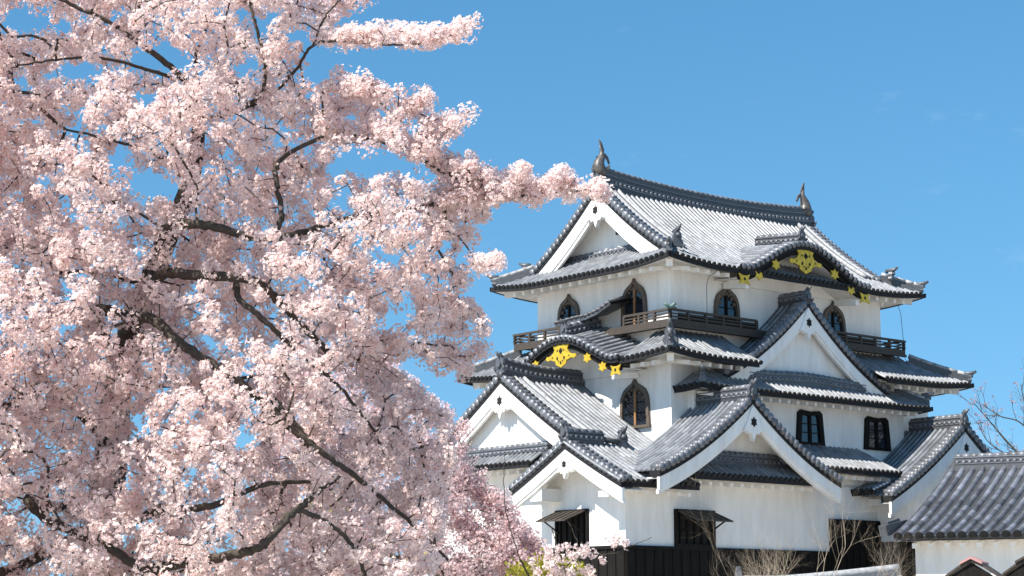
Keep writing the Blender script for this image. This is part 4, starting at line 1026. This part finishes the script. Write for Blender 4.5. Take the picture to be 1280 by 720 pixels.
limbs1 = [
 ([(250, 128, 14.7), (222, 92, 14.4), (180, 58, 14.2), (140, 30, 14.0), (95, 8, 13.9), (40, -20, 13.8)], .04, .012),
 ([(250, 128, 14.7), (244, 80, 14.5), (252, 48, 14.4), (262, 30, 14.3)], .026, .008),
 ([(222, 100, 14.4), (170, 82, 14.2), (120, 72, 14.0), (70, 75, 13.9), (20, 82, 13.9)], .022, .006),
 ([(240, 235, 15.0), (228, 215, 14.6), (190, 190, 14.3), (150, 178, 14.1), (82, 162, 14.0)], .032, .008),
 ([(190, 345, 15.2), (205, 290, 14.3), (225, 280, 13.9), (262, 282, 13.8), (310, 296, 13.9), (345, 298, 14.0), (385, 288, 14.2), (450, 270, 14.4), (533, 258, 14.5), (590, 250, 14.5), (640, 247, 14.5), (700, 239, 14.5), (752, 238, 14.5)], .060, .006),
 ([(340, 300, 14.0), (352, 270, 14.1), (346, 230, 14.1), (350, 200, 14.2), (414, 168, 14.3), (470, 176, 14.3), (512, 191, 14.4), (555, 216, 14.4), (600, 236, 14.4)], .034, .008),
 ([(246, 150, 14.8), (290, 142, 15.2), (325, 118, 14.9), (332, 85, 14.4), (322, 40, 14.3), (312, 5, 14.3), (300, -30, 14.2)], .026, .010),
 ([(290, 142, 15.2), (340, 118, 15.0), (372, 84, 14.6), (392, 56, 14.2), (440, 52, 14.2), (500, 56, 14.2), (545, 50, 14.2), (586, 34, 14.2)], .022, .005),
 ([(392, 56, 14.2), (402, 30, 14.2), (418, 6, 14.2), (440, -12, 14.2)], .016, .006),
 ([(170, 400, 15.3), (200, 345, 14.2), (240, 344, 13.9), (280, 346, 13.7), (320, 352, 13.8), (350, 378, 14.0), (380, 410, 14.1), (420, 450, 14.2)], .064, .024),
 ([(295, 355, 13.8), (300, 375, 13.75), (330, 400, 13.7), (362, 430, 13.8), (400, 462, 13.9), (430, 490, 14.0), (470, 540, 14.2)], .036, .010),
 ([(150, 460, 15.4), (120, 392, 14.4), (160, 396, 14.1), (192, 400, 13.8), (220, 425, 13.65), (260, 452, 13.6), (300, 478, 13.6), (340, 515, 13.65), (395, 560, 13.7), (430, 585, 13.8), (465, 612, 13.9), (515, 655, 14.0), (560, 700, 14.1)], .070, .010),
 ([(340, 500, 13.7), (365, 530, 13.75), (388, 556, 13.8)], .05, .035),
 ([(140, 560, 15.4), (60, 480, 14.8), (20, 500, 14.4), (-30, 530, 14.0)], .06, .02),
 ([(140, 560, 15.4), (150, 480, 14.8), (200, 482, 14.5), (260, 478, 14.4), (330, 470, 14.6)], .04, .012),
 ([(130, 620, 15.4), (60, 635, 14.6), (35, 625, 14.0), (60, 650, 13.7), (100, 668, 13.5), (160, 700, 13.4), (210, 745, 13.3)], .055, .03),
 ([(130, 640, 15.4), (165, 650, 14.4), (200, 638, 13.8), (240, 636, 13.6), (278, 628, 13.6), (330, 606, 13.7), (390, 602, 13.9)], .06, .014),
 ([(125, 660, 15.4), (170, 712, 14.2), (215, 706, 13.6), (258, 700, 13.4), (300, 692, 13.3), (330, 680, 13.3), (365, 642, 13.4), (386, 626, 13.5), (402, 612, 13.7), (425, 596, 13.9)], .070, .012),
 ([(330, 684, 13.3), (365, 640, 13.4), (400, 648, 13.5), (430, 670, 13.6), (452, 705, 13.6), (465, 750, 13.6)], .03, .012),
 ([(128, 650, 15.4), (40, 700, 14.2), (-20, 722, 13.6), (-60, 735, 13.4)], .06, .03),
 ([(60, 345, 14.1), (20, 345, 14.0), (-20, 320, 14.0)], .014, .010), ([(196, 360, 15.2), (120, 340, 14.5), (60, 345, 14.1)], .03, .014),
]
cherry('cherry_tree', 'large cherry tree in full pale pink blossom filling the left half of the view', base1, trunk1, limbs1, poly1, holes1, 8600, dc1, 1.15, 38, .080, .0158, 'petal', 21, clear=.48, sprays=[
 ([(540, 250, 14.5), (640, 240, 14.5), (700, 236, 14.5), (756, 237, 14.5)], 11, 105), ([(400, 45, 14.2), (470, 44, 14.2), (540, 44, 14.2), (590, 34, 14.2)], 10, 62), ([(400, 160, 14.3), (470, 165, 14.3), (540, 195, 14.4), (620, 228, 14.4)], 13, 85),
 ([(490, 140, 14.3), (535, 120, 14.3)], 7, 14), ([(545, 175, 14.3), (590, 137, 14.3)], 6, 16), ([(640, 226, 14.4), (660, 205, 14.4)], 6, 10), ([(690, 232, 14.5), (703, 214, 14.5)], 7, 12), ([(590, 330, 14.4), (624, 328, 14.4)], 6, 14), ([(400, 110, 14.2), (480, 110, 14.2)], 14, 40)])

# ---- the second, pinker cherry behind its lower right -----------------------
poly2 = [(330, 470), (400, 430), (480, 440), (515, 468), (535, 486), (560, 506), (588, 520), (596, 548), (588, 566), (592, 590), (612, 606), (628, 618), (640, 636), (652, 640), (668, 660), (682, 690), (690, 720), (720, 730), (740, 780), (300, 780)]
holes2 = [(640, 600, 12, 9), (600, 640, 8, 6), (545, 470, 16, 8)]
def dc2(Q): return 24.0 + .3 * np.sin(Q[:, 0] * .02)
b2 = ray_point(430, 700, 24.6); base2 = (b2.x - .3, 24.6, 0)
trunk2 = [([(base2[0], 24.6, -.1), (base2[0] + .05, 24.6, 1.2), tuple(ray_point(425, 660, 24.6)), tuple(ray_point(440, 600, 24.5))], .20, .09)]
limbs2 = [([(440, 600, 24.5), (460, 540, 24.2), (480, 500, 24.0), (500, 478, 24.0)], .07, .015), ([(435, 630, 24.5), (500, 560, 24.0), (540, 560, 23.8), (580, 590, 23.8), (610, 640, 23.8)], .06, .012),
 ([(430, 660, 24.6), (500, 620, 24.0), (560, 640, 23.8), (620, 680, 23.6), (670, 705, 23.6)], .06, .012), ([(428, 670, 24.6), (480, 690, 23.8), (540, 715, 23.5), (620, 740, 23.5)], .06, .02), ([(430, 640, 24.5), (380, 560, 24.2), (360, 500, 24.2)], .06, .02)]
cherry('cherry_tree', 'further cherry tree with deeper pink blossom behind the lower branches of the large one', base2, trunk2, limbs2, poly2, holes2, 1700, dc2, 1.6, 26, .115, .0185, 'petal2', 33, rtip=.005, sprays=[([(585, 590, 23.6), (630, 645, 23.6), (690, 712, 23.6)], 20, 130), ([(560, 640, 23.4), (640, 700, 23.4), (720, 730, 23.4)], 18, 130)])

# ---- sparse blossoming sprays in front of the keep --------------------------
poly3 = [(660, 700), (690, 668), (720, 676), (735, 664), (760, 668), (775, 662), (795, 668), (792, 690), (760, 700), (740, 735), (670, 740)]
b3 = ray_point(715, 800, 21.0); base3 = (b3.x, 21.0, 0)
trunk3 = [([(base3[0], 21.0, -.1), (base3[0] + .02, 21.0, .8), tuple(ray_point(712, 740, 21.0))], .035, .018)]
limbs3 = [([(712, 740, 21), (702, 700, 21), (690, 662, 21), (684, 655, 21)], .010, .004), ([(705, 710, 21), (730, 694, 21), (765, 692, 21), (800, 678, 21), (815, 672, 21)], .008, .003), ([(712, 740, 21), (722, 690, 21), (716, 664, 21), (710, 652, 21)], .009, .003),
 ([(650, 700, 20.5), (632, 640, 20.5), (630, 600, 20.5), (632, 560, 20.5)], .010, .003), ([(712, 740, 21), (670, 730, 20.7), (650, 700, 20.5)], .014, .010)]
cherry('cherry_tree', 'young cherry with sparse blossom sprays in front of the shuttered window', base3, trunk3, limbs3, poly3, [], 75, lambda Q: 21 + 0 * Q[:, 0], .4, 14, .055, .018, 'petal', 41, rtip=.0025)

# ---- yellow-green young shrub low down between the cherries -----------------
def leafy(name, loc, spots, dist, n, size, seed, label):
    t = empty(name, loc); tag(t, label, 'shrub', 'yellow-green leafy shrubs'); rg = np.random.default_rng(seed); iv = np.array(loc); pts = []; segs = []
    for (x, y, rx, ry, k) in spots:
        q = rg.normal(0, .45, (int(k * n), 2)); P = rp_arr(x + q[:, 0] * rx, y + q[:, 1] * ry, dist + rg.normal(0, .35, len(q))); pts.append(P)
        c = np.array(ray_point(x, y + ry * .4, dist)); b = np.array([loc[0] + rg.normal(0, .1), loc[1] + rg.normal(0, .1), 0])
        P3 = catmull([b, b * .45 + c * .55 + np.array([0, 0, .15]), c], 8); segs.append((P3 - iv, np.linspace(.03, .008, len(P3))))
        for _ in range(10):
            e = P[rg.integers(len(P))]; m_ = P3[rg.integers(14, len(P3))]; segs.append((np.array([m_, (m_ + e) / 2 + rg.normal(0, .03, 3), e]) - iv, np.array([.007, .005, .003])))
    tubes_mesh('stem', segs, M['bark'], t, 5); tag(leaves('foliage', np.concatenate(pts) - iv, size, M['leaf'], t, rg), kind='stuff')
p = ray_point(690, 760, 22.3); leafy('leafy_shrub', (p.x, 22.3, 0), [(692, 708, 34, 14, .6), (655, 714, 22, 10, .25), (726, 717, 16, 9, .25)], 22.3, 1100, .06, 3, 'yellow-green young shrub at the bottom in front of the dark board cladding')
p = ray_point(420, 760, 19); leafy('leafy_shrub', (p.x, 19, 0), [(405, 642, 26, 20, 1), (445, 702, 36, 22, 1), (385, 640, 18, 14, .5), (520, 706, 22, 14, .5)], 19, 420, .055, 4, 'yellow-green shoots showing between the cherry blossoms near the bottom')

# ---- bare branches at the right edge ----------------------------------------
t = empty('budding_tree', (23.2, 84.0, 0)); tag(t, 'nearly bare tree with reddish buds at the right edge above the storehouse roof', 'tree')
rg = np.random.default_rng(77); segs = []; inv3 = np.array([23.2, 84.0, 0])
P = catmull([(23.2, 84, 0), (23.3, 84, 3), tuple(ray_point(1330, 640, 84)), tuple(ray_point(1322, 590, 84))], 8); tubes_mesh('trunk', [(P - inv3, np.linspace(.30, .16, len(P)))], M['bark'], t, 8)
for pp, r0 in (([(1322, 600), (1290, 580), (1262, 556), (1240, 530), (1216, 502)], .07), ([(1322, 590), (1300, 555), (1275, 528), (1250, 520), (1228, 505)], .05), ([(1325, 600), (1295, 540), (1280, 500), (1276, 480)], .05), ([(1290, 580), (1262, 570), (1235, 552), (1222, 528)], .035), ([(1325, 620), (1290, 596), (1262, 590), (1240, 575)], .04)):
    P = catmull([tuple(ray_point(x, y, 84 + .01 * (1322 - x))) for x, y in pp], 6); segs.append((P - inv3, np.linspace(r0, .012, len(P))))
    for k in range(3, len(P), 2):
        d = P[k] - P[k-1]; grow(P[k] - inv3, d / np.linalg.norm(d) + rg.normal(0, .6, 3), .9, .014, 1, segs, rg, spread=.45, up=.12, wig=.1, kids=(1, 3))
tubes_mesh('branch', segs, M['bark'], t, 4)
E_ = np.array([s[0][-1] for s in segs if s[1][0] < .015]); E_ = E_[rg.integers(0, len(E_), 420)] + rg.normal(0, .07, (420, 3))
M['petal3'] = petal_mat('petal_bud', (.72, .42, .42), (.60, .34, .33), (.4, .15, .12))
tag(flowers('blossom', E_, rg.normal(size=E_.shape), .045, M['petal3'], t, rg), kind='stuff')
